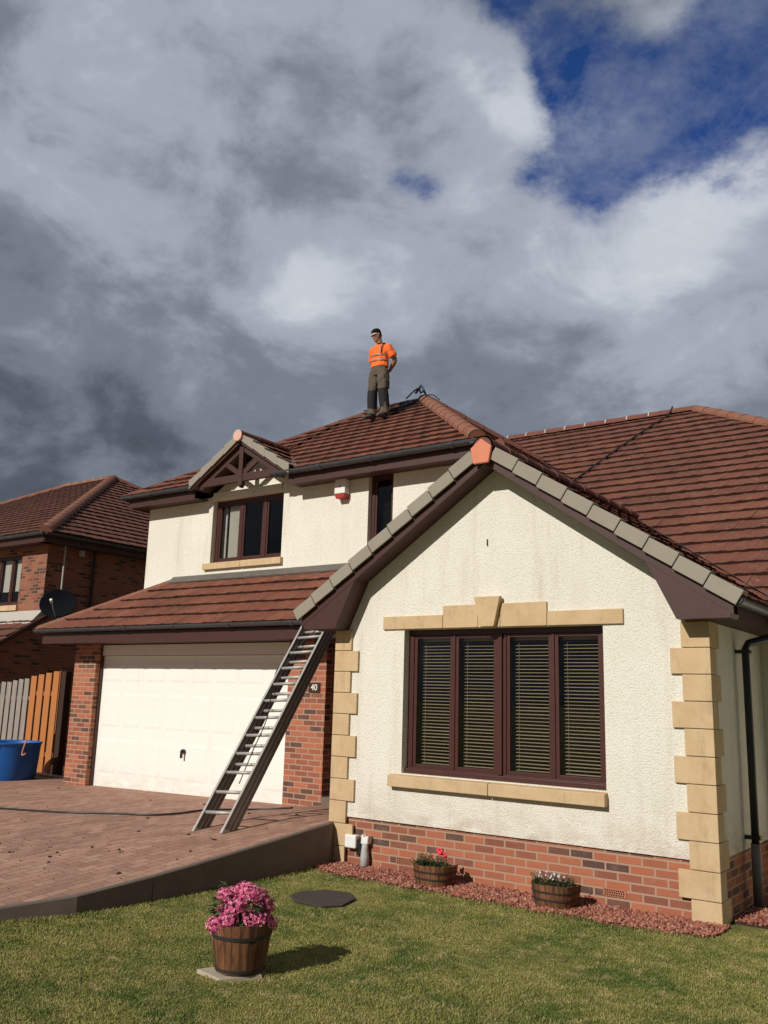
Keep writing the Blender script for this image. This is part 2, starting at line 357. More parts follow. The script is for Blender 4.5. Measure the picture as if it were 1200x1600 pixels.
# ------------------------------------------------------------------ mesh helpers
class MB:
    def __init__(s): s.v = []; s.f = []
    def add(s, vs, fs):
        o = len(s.v); s.v += [tuple(v) for v in vs]; s.f += [tuple(i+o for i in f) for f in fs]; return s
    def box(s, x0, x1, y0, y1, z0, z1):
        return s.add([(x0, y0, z0), (x1, y0, z0), (x1, y1, z0), (x0, y1, z0), (x0, y0, z1), (x1, y0, z1), (x1, y1, z1), (x0, y1, z1)],
                     [(0, 3, 2, 1), (4, 5, 6, 7), (0, 1, 5, 4), (1, 2, 6, 5), (2, 3, 7, 6), (3, 0, 4, 7)])
    def prism(s, poly, axis, a, b):
        """poly of 2d points extruded from a to b along axis; 2d = the other two axes in xyz order"""
        n = len(poly)
        def P(p, t):
            return {'x': (t, p[0], p[1]), 'y': (p[0], t, p[1]), 'z': (p[0], p[1], t)}[axis]
        return s.add([P(p, a) for p in poly]+[P(p, b) for p in poly],
                     [tuple(range(n)), tuple(range(2*n-1, n-1, -1))]+[(i, (i+1) % n, n+(i+1) % n, n+i) for i in range(n)])
    def beam(s, p, q, w, h, up=(0, 0, 1)):
        p = Vector(p); q = Vector(q); d = (q-p).normalized(); sd = d.cross(Vector(up)).normalized(); u = sd.cross(d)
        vs = []
        for c in (p, q):
            for a, b in ((-1, -1), (1, -1), (1, 1), (-1, 1)): vs.append(c+sd*a*w/2+u*b*h/2)
        return s.add(vs, [(0, 1, 2, 3), (7, 6, 5, 4), (0, 4, 5, 1), (1, 5, 6, 2), (2, 6, 7, 3), (3, 7, 4, 0)])
    def tube(s, pts, r, n=10, cap=True, sy=1.0):
        pts = [Vector(p) for p in pts]; rs = r if isinstance(r, (list, tuple)) else [r]*len(pts)
        vs = []; fs = []; prev = None
        for i, p in enumerate(pts):
            d = (pts[min(i+1, len(pts)-1)]-pts[max(i-1, 0)]).normalized()
            if prev is None:
                a = Vector((0, 0, 1)) if abs(d.z) < .9 else Vector((1, 0, 0)); x = a.cross(d).normalized()
            else: x = (prev-d*prev.dot(d)).normalized()
            prev = x; y = d.cross(x)
            for k in range(n):
                t = 2*PI*k/n; vs.append(p+x*math.cos(t)*rs[i]+y*math.sin(t)*rs[i]*sy)
        for i in range(len(pts)-1):
            for k in range(n):
                fs.append((i*n+k, i*n+(k+1) % n, (i+1)*n+(k+1) % n, (i+1)*n+k))
        if cap: fs.append(tuple(range(n-1, -1, -1))); fs.append(tuple((len(pts)-1)*n+k for k in range(n)))
        return s.add(vs, fs)
    def loft(s, rings, n=14):
        """rings: (center, rx, ry, [xdir]) elliptical sections, horizontal unless xdir/ydir given"""
        vs = []; fs = []
        for rg in rings:
            c, rx, ry = Vector(rg[0]), rg[1], rg[2]
            xd = Vector(rg[3]) if len(rg) > 3 else Vector((1, 0, 0)); yd = Vector(rg[4]) if len(rg) > 4 else Vector((0, 1, 0))
            for k in range(n):
                t = 2*PI*k/n; vs.append(c+xd*math.cos(t)*rx+yd*math.sin(t)*ry)
        m = len(rings)
        for i in range(m-1):
            for k in range(n): fs.append((i*n+k, i*n+(k+1) % n, (i+1)*n+(k+1) % n, (i+1)*n+k))
        fs.append(tuple(range(n-1, -1, -1))); fs.append(tuple((m-1)*n+k for k in range(n)))
        return s.add(vs, fs)
    def build(s, name, mat, parent=None, smooth=False, bevel=0, xf=None):
        me = D.meshes.new(name); me.from_pydata(s.v, [], s.f); me.update()
        bm = bmesh.new(); bm.from_mesh(me); bmesh.ops.recalc_face_normals(bm, faces=bm.faces); bm.to_mesh(me); bm.free()
        me.materials.append(M[mat] if isinstance(mat, str) else mat)
        if smooth: me.polygons.foreach_set('use_smooth', [True]*len(me.polygons))
        o = D.objects.new(name, me); COL.objects.link(o)
        if parent is not None:
            o.parent = parent
            o.matrix_parent_inverse = Matrix.Translation(parent_loc(parent)).inverted() if not parent.get('_local') else Matrix.Identity(4)
        if bevel:
            b = o.modifiers.new('bevel', 'BEVEL'); b.width = bevel; b.segments = 2; b.limit_method = 'ANGLE'
        return o
def parent_loc(p):
    v = Vector(p.location)
    while p.parent is not None:
        v = p.matrix_parent_inverse.translation + v; p = p.parent; v = v + p.location
    return v
def empty(name, loc=(0, 0, 0), local=False):
    o = D.objects.new(name, None); COL.objects.link(o); o.location = loc; o.empty_display_size = .2
    if local: o['_local'] = 1
    return o
def tag(o, label=None, cat=None, group=None, kind=None):
    if label: o['label'] = label
    if cat: o['category'] = cat
    if group: o['group'] = group
    if kind: o['kind'] = kind
    return o
def lab(o, l): o['label'] = l; return o
def copy_tree(o, parent=None):
    c = o.copy(); COL.objects.link(c); c.parent = parent
    for ch in o.children: copy_tree(ch, c)
    return c

def slab_with_holes(outer, holes, axis, a, b):
    """2d outline with rectangular holes, extruded from a to b along axis"""
    m = MB(); loops = [outer]+holes
    tri = tessellate_polygon([[Vector((p[0], p[1], 0)) for p in L] for L in loops])
    flat = [p for L in loops for p in L]
    def P(p, t): return {'x': (t, p[0], p[1]), 'y': (p[0], t, p[1])}[axis]
    n = len(flat)
    fs = [tuple(t) for t in tri]+[tuple(i+n for i in reversed(t)) for t in tri]
    o = 0
    for L in loops:
        k = len(L)
        for i in range(k): fs.append((o+i, o+(i+1) % k, n+o+(i+1) % k, n+o+i))
        o += k
    m.add([P(p, a) for p in flat]+[P(p, b) for p in flat], fs)
    return m
def rect(x0, x1, z0, z1): return [(x0, z0), (x1, z0), (x1, z1), (x0, z1)]

# ------------------------------------------------------------------ roof helpers: plane = (gx, gy, c), z = gx X + gy Y + c
def hz(pl, x, y): return pl[0]*x+pl[1]*y+pl[2]
def higher(a, b):
    g = Vector((a[0]-b[0], a[1]-b[1])); c = a[2]-b[2]; n2 = g.length_squared
    p = -g*c/n2; return ((p.x, p.y), (g.x, g.y))
def half(px, py, nx, ny): return ((px, py), (nx, ny))
def roof_face(parent, mat, P0, u, v, slope, L, R, clips, tw=.30, g=.345, thick=.026, deck=True, name='roof_slope'):
    """tiles laid course by course from the eave point P0; u along the eave, v inward, both horizontal"""
    P0 = Vector(P0); u = Vector((*u, 0)).normalized(); v = Vector((*v, 0)).normalized()
    s = (v+Vector((0, 0, slope))).normalized(); nn = u.cross(s)
    if nn.z < 0: nn = -nn
    SL = R*math.sqrt(1+slope*slope)
    vs = []; fs = []; mi = []
    prof = [(0, .006), (.045, .006), (.065, 0), (.145, 0), (.16, .004), (.175, 0), (.255, 0), (.275, .006), (.30, .006)]
    prof = [(x*tw/.30, y) for x, y in prof]
    k = 0
    while k*g < SL:
        b0 = k*g-.0; b1 = min(k*g+g+.06, SL+.02)
        off = -tw+(tw/2 if k % 2 else 0)
        a = off
        while a < L+tw:
            j = random.uniform(-.0045, .0045); jb = random.uniform(-.007, .007)
            o = len(vs); n = len(prof)
            for b, cz in ((b0+jb, .052+j), (b1, .010+j)):
                for x, y in prof: vs.append(P0+u*(a+x+ .001)+s*b+nn*(cz+y))
            for x, y in prof: vs.append(P0+u*(a+x+.001)+s*(b0+jb+.010)+nn*(.052+j+y-thick-.018))
            for i in range(n-1):
                fs.append((o+i, o+i+1, o+n+i+1, o+n+i))
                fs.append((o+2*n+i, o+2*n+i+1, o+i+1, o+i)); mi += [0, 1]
            a += tw
        k += 1
    me = D.meshes.new(name); me.from_pydata([tuple(x) for x in vs], [], fs); me.polygons.foreach_set('material_index', mi)
    bm = bmesh.new(); bm.from_mesh(me)
    cl = list(clips)+[((P0.x, P0.y), (u.x, u.y)), (((P0+u*L).x, (P0+u*L).y), (-u.x, -u.y))]
    for (p, n) in cl:
        geom = bm.verts[:]+bm.edges[:]+bm.faces[:]
        bmesh.ops.bisect_plane(bm, geom=geom, plane_co=(p[0], p[1], 0), plane_no=(n[0], n[1], 0), clear_inner=True)
    # verge ends
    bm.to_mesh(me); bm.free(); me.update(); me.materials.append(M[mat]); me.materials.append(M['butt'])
    o = D.objects.new(name, me); COL.objects.link(o); o.parent = parent
    o.matrix_parent_inverse = Matrix.Translation(parent_loc(parent)).inverted()
    if deck:
        bm = bmesh.new()
        q = [P0, P0+u*L, P0+u*L+s*SL, P0+s*SL]
        bm.faces.new([bm.verts.new(x-nn*.004) for x in q])
        for (p, n) in cl:
            geom = bm.verts[:]+bm.edges[:]+bm.faces[:]
            bmesh.ops.bisect_plane(bm, geom=geom, plane_co=(p[0], p[1], 0), plane_no=(n[0], n[1], 0), clear_inner=True)
        r = bmesh.ops.extrude_face_region(bm, geom=bm.faces[:])
        bmesh.ops.translate(bm, verts=[x for x in r['geom'] if isinstance(x, bmesh.types.BMVert)], vec=-nn*.02)
        bmesh.ops.recalc_face_normals(bm, faces=bm.faces)
        me2 = D.meshes.new('roof_deck'); bm.to_mesh(me2); bm.free(); me2.materials.append(M['soffit'])
        d = D.objects.new('roof_deck', me2); COL.objects.link(d); d.parent = o
        d.matrix_parent_inverse = Matrix.Identity(4)
    return o
def caps(parent, A, B, mat='cap', r=.12, seg=.42, name='hip_tiles', lift=.035, mortar=False):
    A = Vector(A); B = Vector(B); d = B-A; L = d.length; d.normalize(); n = max(1, round(L/seg)); st = L/n
    sd = d.cross(Vector((0, 0, 1))).normalized(); up = sd.cross(d)
    if up.z < 0: up = -up
    m = MB(); mm = MB()
    for i in range(n):
        a = A+d*(i*st-.02)+up*(lift+random.uniform(-.004, .004)); b = A+d*((i+1)*st+.03)+up*(lift+.0)
        vs = []; K = 9
        for c, rr in ((a, r*1.06), (b, r*.96)):
            for rad in (rr, rr-.018):
                for k in range(K):
                    t = PI*(-.04+1.08*k/(K-1)); vs.append(c+sd*math.cos(t)*rad+up*(math.sin(t)*rad*.86-.03))
        fs = []
        for k in range(K-1):
            fs += [(k, k+1, 2*K+k+1, 2*K+k), (K+k, 3*K+k, 3*K+k+1, K+k+1), (k, K+k, K+k+1, k+1), (2*K+k, 2*K+k+1, 3*K+k+1, 3*K+k)]
        if i == 0: fs.append(tuple(range(K)))
        m.add(vs, fs)
        if mortar:
            c = A+d*(i*st)+up*lift; vs = []
            for q in (-.014, .012):
                for k in range(K):
                    t = PI*k/(K-1); vs.append(c+d*q+sd*math.cos(t)*r*1.09+up*(math.sin(t)*r*.94-.03))
            mm.add(vs, [(k, k+1, K+k+1, K+k) for k in range(K-1)])
    # bedding under the caps
    m.add([A+sd*r*.8-up*.02, A-sd*r*.8-up*.02, A+up*.06, B+sd*r*.8-up*.02, B-sd*r*.8-up*.02, B+up*.06], [(0, 1, 2), (3, 5, 4), (0, 2, 5, 3), (1, 4, 5, 2)])
    o = m.build(name, mat, parent, smooth=False)
    if mortar: mm.build('mortar_joint', 'mortar', o)
    return o
def gutter(parent, A, B, r=.062, joints=(), end0=True, end1=True):
    A = Vector(A); B = Vector(B); d = (B-A).normalized(); sd = d.cross(Vector((0, 0, 1))).normalized()
    K = 12; m = MB(); vs = []
    for c in (A, B):
        for rad in (r, r-.006):
            for k in range(K+1):
                t = PI+PI*k/K; vs.append(c+sd*math.cos(t)*rad+Vector((0, 0, 1))*math.sin(t)*rad)
    n = K+1; fs = []
    for k in range(K):
        fs += [(k, k+1, 2*n+k+1, 2*n+k), (n+k, 3*n+k, 3*n+k+1, n+k+1)]
    fs += [(0, n, 3*n, 2*n), (K, 2*n+K, 3*n+K, n+K)]
    if end0: fs.append(tuple(range(0, n)))
    if end1: fs.append(tuple(range(2*n, 3*n)))
    m.add(vs, fs); g = m.build('gutter', 'gutter', parent)
    for t in joints:
        c = A+(B-A)*t; q = MB(); vs = []
        for e_ in (-.035, .035):
            for rad in (r+.007, r-.002):
                for k in range(K+1):
                    a = PI-.05+(PI+.1)*k/K; vs.append(c+d*e_+sd*math.cos(a)*rad+Vector((0, 0, 1))*math.sin(a)*rad)
        fs = []
        for k in range(K):
            fs += [(k, k+1, 2*n+k+1, 2*n+k), (k, n+k, n+k+1, k+1), (2*n+k, 2*n+k+1, 3*n+k+1, 3*n+k)]
        q.add(vs, fs).build('gutter_joint', 'gutter', g)
    return g

# ================================================================== SETTING
gm = MB(); gm.add([(-400, -400, -.012), (400, -400, -.012), (400, 700, -.012), (-400, 700, -.012)], [(0, 1, 2, 3)])
tag(gm.build('ground', 'lawn'), kind='structure')

def interp(x, pts):
    if x <= pts[0][0]: return pts[0][1]
    for (a, fa), (b, fb) in zip(pts, pts[1:]):
        if x <= b: return fa+(fb-fa)*(x-a)/(b-a)
    return pts[-1][1]
def drive_z(x, y):
    base = interp(x, [(-18, .10), (-15.5, .13), (-12.9, .19), (-8.4, .265), (-7.6, .36), (-6.3, .41)])
    k = interp(x, [(-13, .025), (-9, .04), (-6.3, .088)])
    return max(.035, base-k*max(0, 7.9-y))
# edge of the driveway above the lawn
EDGE = [(-6.37, 8.0), (-6.33, 7.85), (-6.31, 6.9), (-6.30, 5.9), (-6.32, 5.45), (-6.39, 4.75), (-6.62, 4.2), (-7.1, 3.5), (-7.9, 2.8), (-9.0, 2.2), (-11, 1.6), (-14, 1.2)]
def drive():
    xs = [-30]+[-18+.4*i for i in range(0, 30)]
    m = MB(); ys = sorted(set([-1+.5*i for i in range(0, 27)]))
    # rows: for each y the right limit follows the edge
    def xr(y):
        pts = sorted([(e[1], e[0]) for e in EDGE]); return interp(y, pts) if y < 8 else -6.37
    ys = [y for y in ys if y >= 1.2]+[12.2]
    N = 30; vs = []
    for y in ys:
        r = xr(y); 
        for i in range(N+1):
            t = i/N; x = -22+(r+22)*(t**.8); vs.append((x, y, drive_z(x, y)))
    fs = []
    for j in range(len(ys)-1):
        for i in range(N): a = j*(N+1)+i; fs.append((a, a+1, a+N+2, a+N+1))
    m.add(vs, fs); return tag(m.build('driveway', 'paver', smooth=True), kind='structure')
drive()
# retaining edging along the lawn: a concrete face with joints
ed = empty('retaining_kerb', (-6.3, 6, 0))
tag(ed, 'low dark concrete retaining kerb holding the driveway above the lawn', 'kerb')
def edge_pts(step=.18):
    out = []
    for (a, b) in zip(EDGE, EDGE[1:]):
        L = math.dist(a, b); n = max(1, int(L/step))
        for i in range(n): t = i/n; out.append((a[0]+(b[0]-a[0])*t, a[1]+(b[1]-a[1])*t))
    out.append(EDGE[-1]); return out
EP = edge_pts(.25)
def kerb_length(pts):
    sec = []
    for i, p in enumerate(pts):
        q0 = pts[max(i-1, 0)]; q1 = pts[min(i+1, len(pts)-1)]; d = Vector((q1[0]-q0[0], q1[1]-q0[1])).normalized(); nx, ny = -d.y, d.x
        if nx < 0: nx, ny = -nx, -ny
        z = drive_z(*p)+.006
        sec.append([(p[0]-nx*.035, p[1]-ny*.035, -.1), (p[0]-nx*.035, p[1]-ny*.035, z), (p[0]+nx*.012, p[1]+ny*.012, z), (p[0]+nx*.02, p[1]+ny*.02, z-.010), (p[0]+nx*.02, p[1]+ny*.02, -.1)])
    m = MB(); n = len(sec); m.add([v for q in sec for v in q], [(i*5+j, i*5+(j+1) % 5, (i+1)*5+(j+1) % 5, (i+1)*5+j) for i in range(n-1) for j in range(5)]+[(0, 1, 2, 3, 4), tuple((n-1)*5+j for j in (4, 3, 2, 1, 0))])
    m.build('kerb_stone', 'conc', ed)
cuts = [0, 9, 15, 25, 38, len(EP)-1]
for c0, c1 in zip(cuts, cuts[1:]):
    if c1 > c0: kerb_length(EP[c0:c1]+[(EP[c1][0]*.985+EP[c1-1][0]*.015, EP[c1][1]*.985+EP[c1-1][1]*.015)])

# ================================================================== THE HOUSE
H = empty('detached_house', (-8, 12, 0))
tag(H, 'cream rendered detached house with red tiled roofs, brick plinth and stone quoins', 'house')
CX = -4.35
P_front = (0, .624, 5.25-.624*10.15)
P_east = (-.6786, 0, 5.25-.6786*5.85)
P_west = (.626, 0, 5.25+.626*13.29)
P_gR = (-.683, 0, 4.30+.683*CX)
P_gL = (.683, 0, 4.30-.683*CX)
P_main = (0, .616, 4.35-.616*12)
P_lean = (0, .62, 2.74-.62*9.03)
P_leanW = (.536, 0, 2.74+.536*13.85)
DX = -10.34
P_dR = (-.62, 0, 5.97+.62*DX)
P_dL = (.62, 0, 5.97-.62*DX)
# --- walls
WY = 8.0
win = rect(-5.484, -3.226, .985, 2.485)
top = lambda x: 4.30-.683*abs(x-CX)-.09
slab_with_holes([(-6.36, .485), (-2.29, .485), (-2.29, top(-2.29)), (CX, top(CX)), (-6.36, top(-6.36))], [win], 'y', WY-.012, WY+.24).build('wall', 'rough', H)
MB().box(-6.37, -2.28, 8.012, 8.25, -.15, .4845).build('plinth', 'brick', H)
MB().box(-2.53, -2.28, 8.252, 9.90, .487, 2.62).build('wall', 'rough', H)
MB().box(-2.53, -2.288, 8.252, 9.90, -.15, .4865).build('plinth', 'brick', H)
MB().box(-6.37, -6.13, 8.252, 10.0, .3, 2.72).build('wall', 'rough', H)
# main wing (front wall beyond the gable, sides, back)
MB().box(-2.279, 2.3, 9.90, 10.15, -.15, 2.8).build('wall', 'rough', H)
MB().box(2.05, 2.3, 10.151, 24.2, -.15, 2.8).build('wall', 'rough', H)
MB().box(-12.9, 2.3, 24.201, 24.45, -.15, 2.8).build('wall', 'rough', H)
MB().box(-6.35, -6.13, 10.001, 10.50, 2.0, 3.2).build('wall', 'rough', H)
# upper storey
uw = rect(-11.31, -9.665, 3.93, 5.035); sw = rect(-7.93, -7.47, 3.86, 5.095)
slab_with_holes([(-12.99, 2.4), (-6.1, 2.4), (-6.1, 5.10), (-9.30, 5.10), (DX, 5.74), (-11.38, 5.10), (-12.99, 5.10)], [uw, sw], 'y', 10.5, 10.72).build('wall', 'rough', H)
MB().box(-6.32, -6.1, 10.721, 16.3, 2.4, 5.18).build('wall', 'rough', H)
MB().box(-12.99, -12.77, 10.721, 16.3, 0, 5.18).build('wall', 'rough', H)
MB().box(-12.99, -6.1, 16.301, 16.52, 0, 5.18).build('wall', 'rough', H)
# garage brick
MB().box(-13.49, -12.90, 9.55, 9.92, -.1, 2.56).build('wall', 'brick', H)
MB().box(-8.53, -7.84, 9.55, 9.92, -.1, 2.56).build('wall', 'brick', H)
MB().box(-13.49, -13.27, 9.921, 15, -.1, 2.56).build('wall', 'brick', H)
MB().box(-13.49, -12.99, 15.001, 15.2, -.1, 2.56).build('wall', 'brick', H)
# --- front door in its recess
dr = MB().box(-7.62, -6.62, 10.02, 10.07, .40, 2.45).build('front_door', 'doorred', H)
q = MB()
for zx in ((.55, 1.15), (1.3, 2.3)):
    for a, b in ((-7.50, -7.18), (-7.06, -6.74)): q.box(a, b, 10.0, 10.019, *zx)
q.build('door_panel', 'doorred', dr)
MB().tube([(-7.54, 9.99, 1.35), (-7.42, 9.97, 1.35)], .012, 8).build('door_handle', 'alum', dr)
q = MB().box(-7.84, -7.62, 9.9205, 10.09, .30, 2.5).box(-6.62, -6.372, 9.97, 10.09, .30, 2.5).box(-7.62, -6.62, 9.98, 10.09, 2.45, 2.5)
q.build('door_frame', 'frame', H)
MB().box(-6.47, -6.385, 8.30, 8.36, .40, 2.49).build('porch_post', 'frame', H, bevel=.006)
MB().box(-7.84, -6.37, 9.55, 10.1, .3, .44).build('doorstep', 'conc', H)
# --- garage door
gd = MB().box(-12.90, -8.53, 9.70, 9.74, .14, 2.32).build('garage_door', 'white', H)
q = MB(); cw = (12.90-8.53-.10)/8
for i in range(8):
    x0 = -12.85+i*cw+.045; x1 = x0+cw-.09
    for z0, z1 in ((.42, .96), (1.16, 1.70), (1.90, 2.21)):
        c = .034
        q.add([(x0, 9.6995, z0), (x1, 9.6995, z0), (x1, 9.6995, z1), (x0, 9.6995, z1), (x0+c, 9.6945, z0+c), (x1-c, 9.6945, z0+c), (x1-c, 9.6945, z1-c), (x0+c, 9.6945, z1-c),
               (x0-.012, 9.6995, z0-.012), (x1+.012, 9.6995, z0-.012), (x1+.012, 9.6995, z1+.012), (x0-.012, 9.6995, z1+.012)],
              [(4, 5, 6, 7), (0, 1, 5, 4), (1, 2, 6, 5), (2, 3, 7, 6), (3, 0, 4, 7)])
q.build('door_panel', 'white', gd)
MB().box(-12.90, -8.53, 9.66, 9.76, 2.328, 2.50).build('door_header', 'white', H)
MB().box(-12.925, -12.885, 9.64, 9.78, .12, 2.50).build('door_jamb', 'frame', H)
q = MB().tube([(-10.72, 9.69, .86), (-10.72, 9.655, .86)], .034, 12).box(-10.735, -10.705, 9.625, 9.655, .76, .875)
q.build('door_handle', 'blackp', gd)
MB().box(-12.9, -8.53, 9.665, 9.70, .10, .165).build('door_seal', 'blackp', gd)
# --- windows
def window(parent, x0, x1, z0, z1, y, lights, t=.05, extra=None, room=2.4):
    """frame with the given inner light divisions [(xa, xb)], glass and a dim room"""
    f = MB().box(x0, x1, y, y+.07, z0, z0+.06).box(x0, x1, y, y+.07, z1-.055, z1)
    xs = [x0]+[v for L in lights for v in L]+[x1]
    for a, b in zip(xs[0::2], xs[1::2]): f.box(a, b, y+.002, y+.068, z0+.06, z1-.055)
    fr = f.build('window', 'frame', parent, bevel=.004)
    for a, b in lights:
        s = MB(); w = .038
        s.box(a, a+w, y+.015, y+.055, z0+.06, z1-.055).box(b-w, b, y+.015, y+.055, z0+.06, z1-.055)
        s.box(a+w, b-w, y+.015, y+.055, z0+.06, z0+.06+w).box(a+w, b-w, y+.015, y+.055, z1-.055-w, z1-.055)
        s.build('sash', 'frame', fr, bevel=.003)
        MB().box(a+w, b-w, y+.033, y+.039, z0+.06+w, z1-.055-w).build('pane', 'glass', fr)
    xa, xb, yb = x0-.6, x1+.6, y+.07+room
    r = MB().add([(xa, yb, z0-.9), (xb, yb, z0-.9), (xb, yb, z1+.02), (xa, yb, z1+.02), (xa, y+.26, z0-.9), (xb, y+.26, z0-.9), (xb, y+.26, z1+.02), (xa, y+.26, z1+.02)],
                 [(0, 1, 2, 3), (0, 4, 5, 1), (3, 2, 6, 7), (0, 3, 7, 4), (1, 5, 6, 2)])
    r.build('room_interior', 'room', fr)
    return fr
LT = [(-5.42, -4.93), (-4.90+.0, -4.41), (-4.30, -3.80), (-3.77, -3.285)]
fw = window(H, -5.484, -3.226, .985, 2.485, 8.085, LT)
MB().box(-4.375, -4.335, 8.06, 8.085, 1.04, 2.43).build('mullion', 'frame', fw, bevel=.004)
MB().box(-5.484, -3.226, 8.04, 8.086, .985, 1.035).build('timber_cill', 'frame', fw, bevel=.006)
MB().box(-5.44, -3.27, 8.157, 8.34, 1.03, 1.052).build('window_board', 'offwhite', fw)
for a, b in LT:
    s = MB(); z = 1.09
    a2, b2 = a+.042, b-.015
    while z < 2.36:
        tl = .30+random.uniform(-.04, .04)
        s.beam((a2, 8.205, z), (b2, 8.205, z+random.uniform(-.002, .002)), .025, .0012, up=(0, -math.sin(tl), math.cos(tl))); z += .034
    s.box(a2, b2, 8.19, 8.22, 2.365, 2.40)
    bl = s.build('blind', 'blind', fw)
    c = MB()
    for t in (.12, .88): c.tube([(a2+(b2-a2)*t, 8.19, 1.08), (a2+(b2-a2)*t, 8.19, 2.38)], .0016, 5)
    c.build('blind_cord', 'blind', bl)
LU = [(-11.245, -10.74), (-10.68, -10.20), (-10.13, -9.73)]
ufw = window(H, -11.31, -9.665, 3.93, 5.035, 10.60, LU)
MB().box(-11.31, -9.665, 10.565, 10.60, 3.93, 3.975).build('timber_cill', 'frame', ufw)
# curtain hanging inside the left light
c = MB(); n = 40; vs = []
for z in (4.0, 4.5, 4.95):
    for i in range(n+1):
        x = -11.10+.30*i/n; vs.append((x+(.05 if z < 4.2 else 0)*i/n*0, 10.71+.020*math.sin(i*1.3), z))
fs = [(j*(n+1)+i, j*(n+1)+i+1, (j+1)*(n+1)+i+1, (j+1)*(n+1)+i) for j in range(2) for i in range(n)]
c.add(vs, fs).build('curtain', 'curtain', ufw, smooth=True)
c = MB(); vs = []
for z in (4.0, 4.95):
    for i in range(31): vs.append((-11.27+.10*i/30, 10.72+.018*math.sin(i*1.7), z))
c.add(vs, [(i, i+1, 32+i, 31+i) for i in range(30)]).build('curtain', 'curtain', ufw, smooth=True)
sfw = window(H, -7.93, -7.47, 3.86, 5.095, 10.58, [(-7.87, -7.53)])
s = MB(); z = 3.99
while z < 4.99: s.beam((-7.84, 10.74, z), (-7.56, 10.74, z), .025, .0012, up=(0, -.35, .94)); z += .03
s.build('blind', 'room', sfw)
# stone sills
for nm, (a, b, z0, z1, y0) in {'a': (-11.43, -9.62, 3.82, 3.929, 10.44), 'b': (-8.02, -7.42, 3.75, 3.859, 10.44)}.items():
    q = MB(); mid = (a+b)/2
    q.box(a, mid-.003, y0, 10.53, z0, z1)
    q.box(mid+.003, b, y0, 10.53, z0, z1); q.build('window_sill', 'stone', H, bevel=.006)
q = MB().prism([(7.91, .85), (8.085, .85), (8.085, .984), (8.04, .984), (7.91, .962)], 'x', -5.61, -4.412)
q.build('window_sill', 'stone', H, bevel=.006)
q = MB().prism([(7.91, .85), (8.085, .85), (8.085, .984), (8.04, .984), (7.91, .962)], 'x', -4.406, -3.215)
q.build('window_sill', 'stone', H, bevel=.006)
# lintel stones and keystone
for a, b, zt in ((-5.755, -4.985, 2.63), (-4.98, -4.56, 2.725), (-4.30, -3.79, 2.725), (-3.785, -3.02, 2.63)):
    MB().box(a, b, 7.962, 7.9885, 2.49, zt).build('lintel_stone', 'stone', H, bevel=.005)
MB().prism([(-4.50, 2.49), (-4.345, 2.49), (-4.275, 2.795), (-4.575, 2.795)], 'y', 7.905, 7.9615).build('keystone', 'stone', H, bevel=.005)
MB().prism([(-4.555, 2.4905), (-4.305, 2.4905), (-4.305, 2.79), (-4.555, 2.79)], 'y', 7.963, 7.9885).build('lintel_stone', 'stone', H)
# quoins
zt = [2.495, 2.264, 2.033, 1.801, 1.570, 1.338, 1.107, .875, .644, .412, .180, -.1]
for i in range(len(zt)-1):
    wide = i % 2 == 1; z0, z1 = zt[i+1]+.003, zt[i]-.003; w = .335 if wide else .235
    dpt = .14 if wide else .25
    low = i >= 8
    MB().prism([(-2.245, 7.958), (-2.245, 8.0+dpt), (-2.2795, 8.0+dpt), (-2.2795, 7.9875), (-2.26-w, 7.9875), (-2.26-w, 7.958)], 'z', z0, z1).build('quoin_stone', 'stone', H, bevel=.005)
    MB().prism([(-6.415, 7.958), (-6.415, 8.0+dpt), (-6.371, 8.0+dpt), (-6.371, 7.9875), (-6.41+w-.01, 7.9875), (-6.41+w-.01, 7.958)], 'z', z0, z1).build('quoin_stone', 'stone', H, bevel=.005)
# infill behind lower quoins (they stand on brick)
# --- gable bargeboards, soffits and boxed eaves
VY = 7.70
def zg(x, off=0): return 4.30-.683*abs(x-CX)-off
for sgn in (-1, 1):
    xe = CX+sgn*2.38
    # barge board (runs up the slope)
    MB().prism([(CX, zg(CX, .03)), (xe, zg(xe, .03)), (xe, zg(xe, .155)), (CX, zg(CX, .165))], 'y', VY+.02, VY+.045).build('barge_board', 'brown', H)
    MB().prism([(CX, zg(CX, .135)), (CX+sgn*2.0, zg(CX+sgn*2.0, .135)), (CX+sgn*2.0, zg(CX+sgn*2.0, .15)), (CX, zg(CX, .15))], 'y', VY+.046, WY-.011).build('soffit', 'soffit', H)
    # triangular box end
    poly = [(CX+sgn*1.64, zg(1.64+CX, .156)), (CX+sgn*2.36, zg(CX+2.36, .156)), (CX+sgn*2.34, 2.495), (CX+sgn*1.90, 2.495)]
    if sgn > 0: poly = poly[::-1]
    MB().prism(poly, 'y', VY+.024, WY-.012).build('box_end', 'brown', H)
# side fascias and soffits of the gable roof
MB().box(-2.03, -2.008, 8.0, 9.5, 2.495, 2.665).build('fascia', 'brown', H)
MB().box(-2.279, -2.031, 7.9895, 9.9, 2.497, 2.512).build('soffit', 'soffit', H)
MB().box(-6.70, -6.678, 8.0, 9.08, 2.495, 2.665).build('fascia', 'brown', H)
MB().box(-6.677, -6.371, 8.0, 9.55, 2.497, 2.512).build('soffit', 'soffit', H)
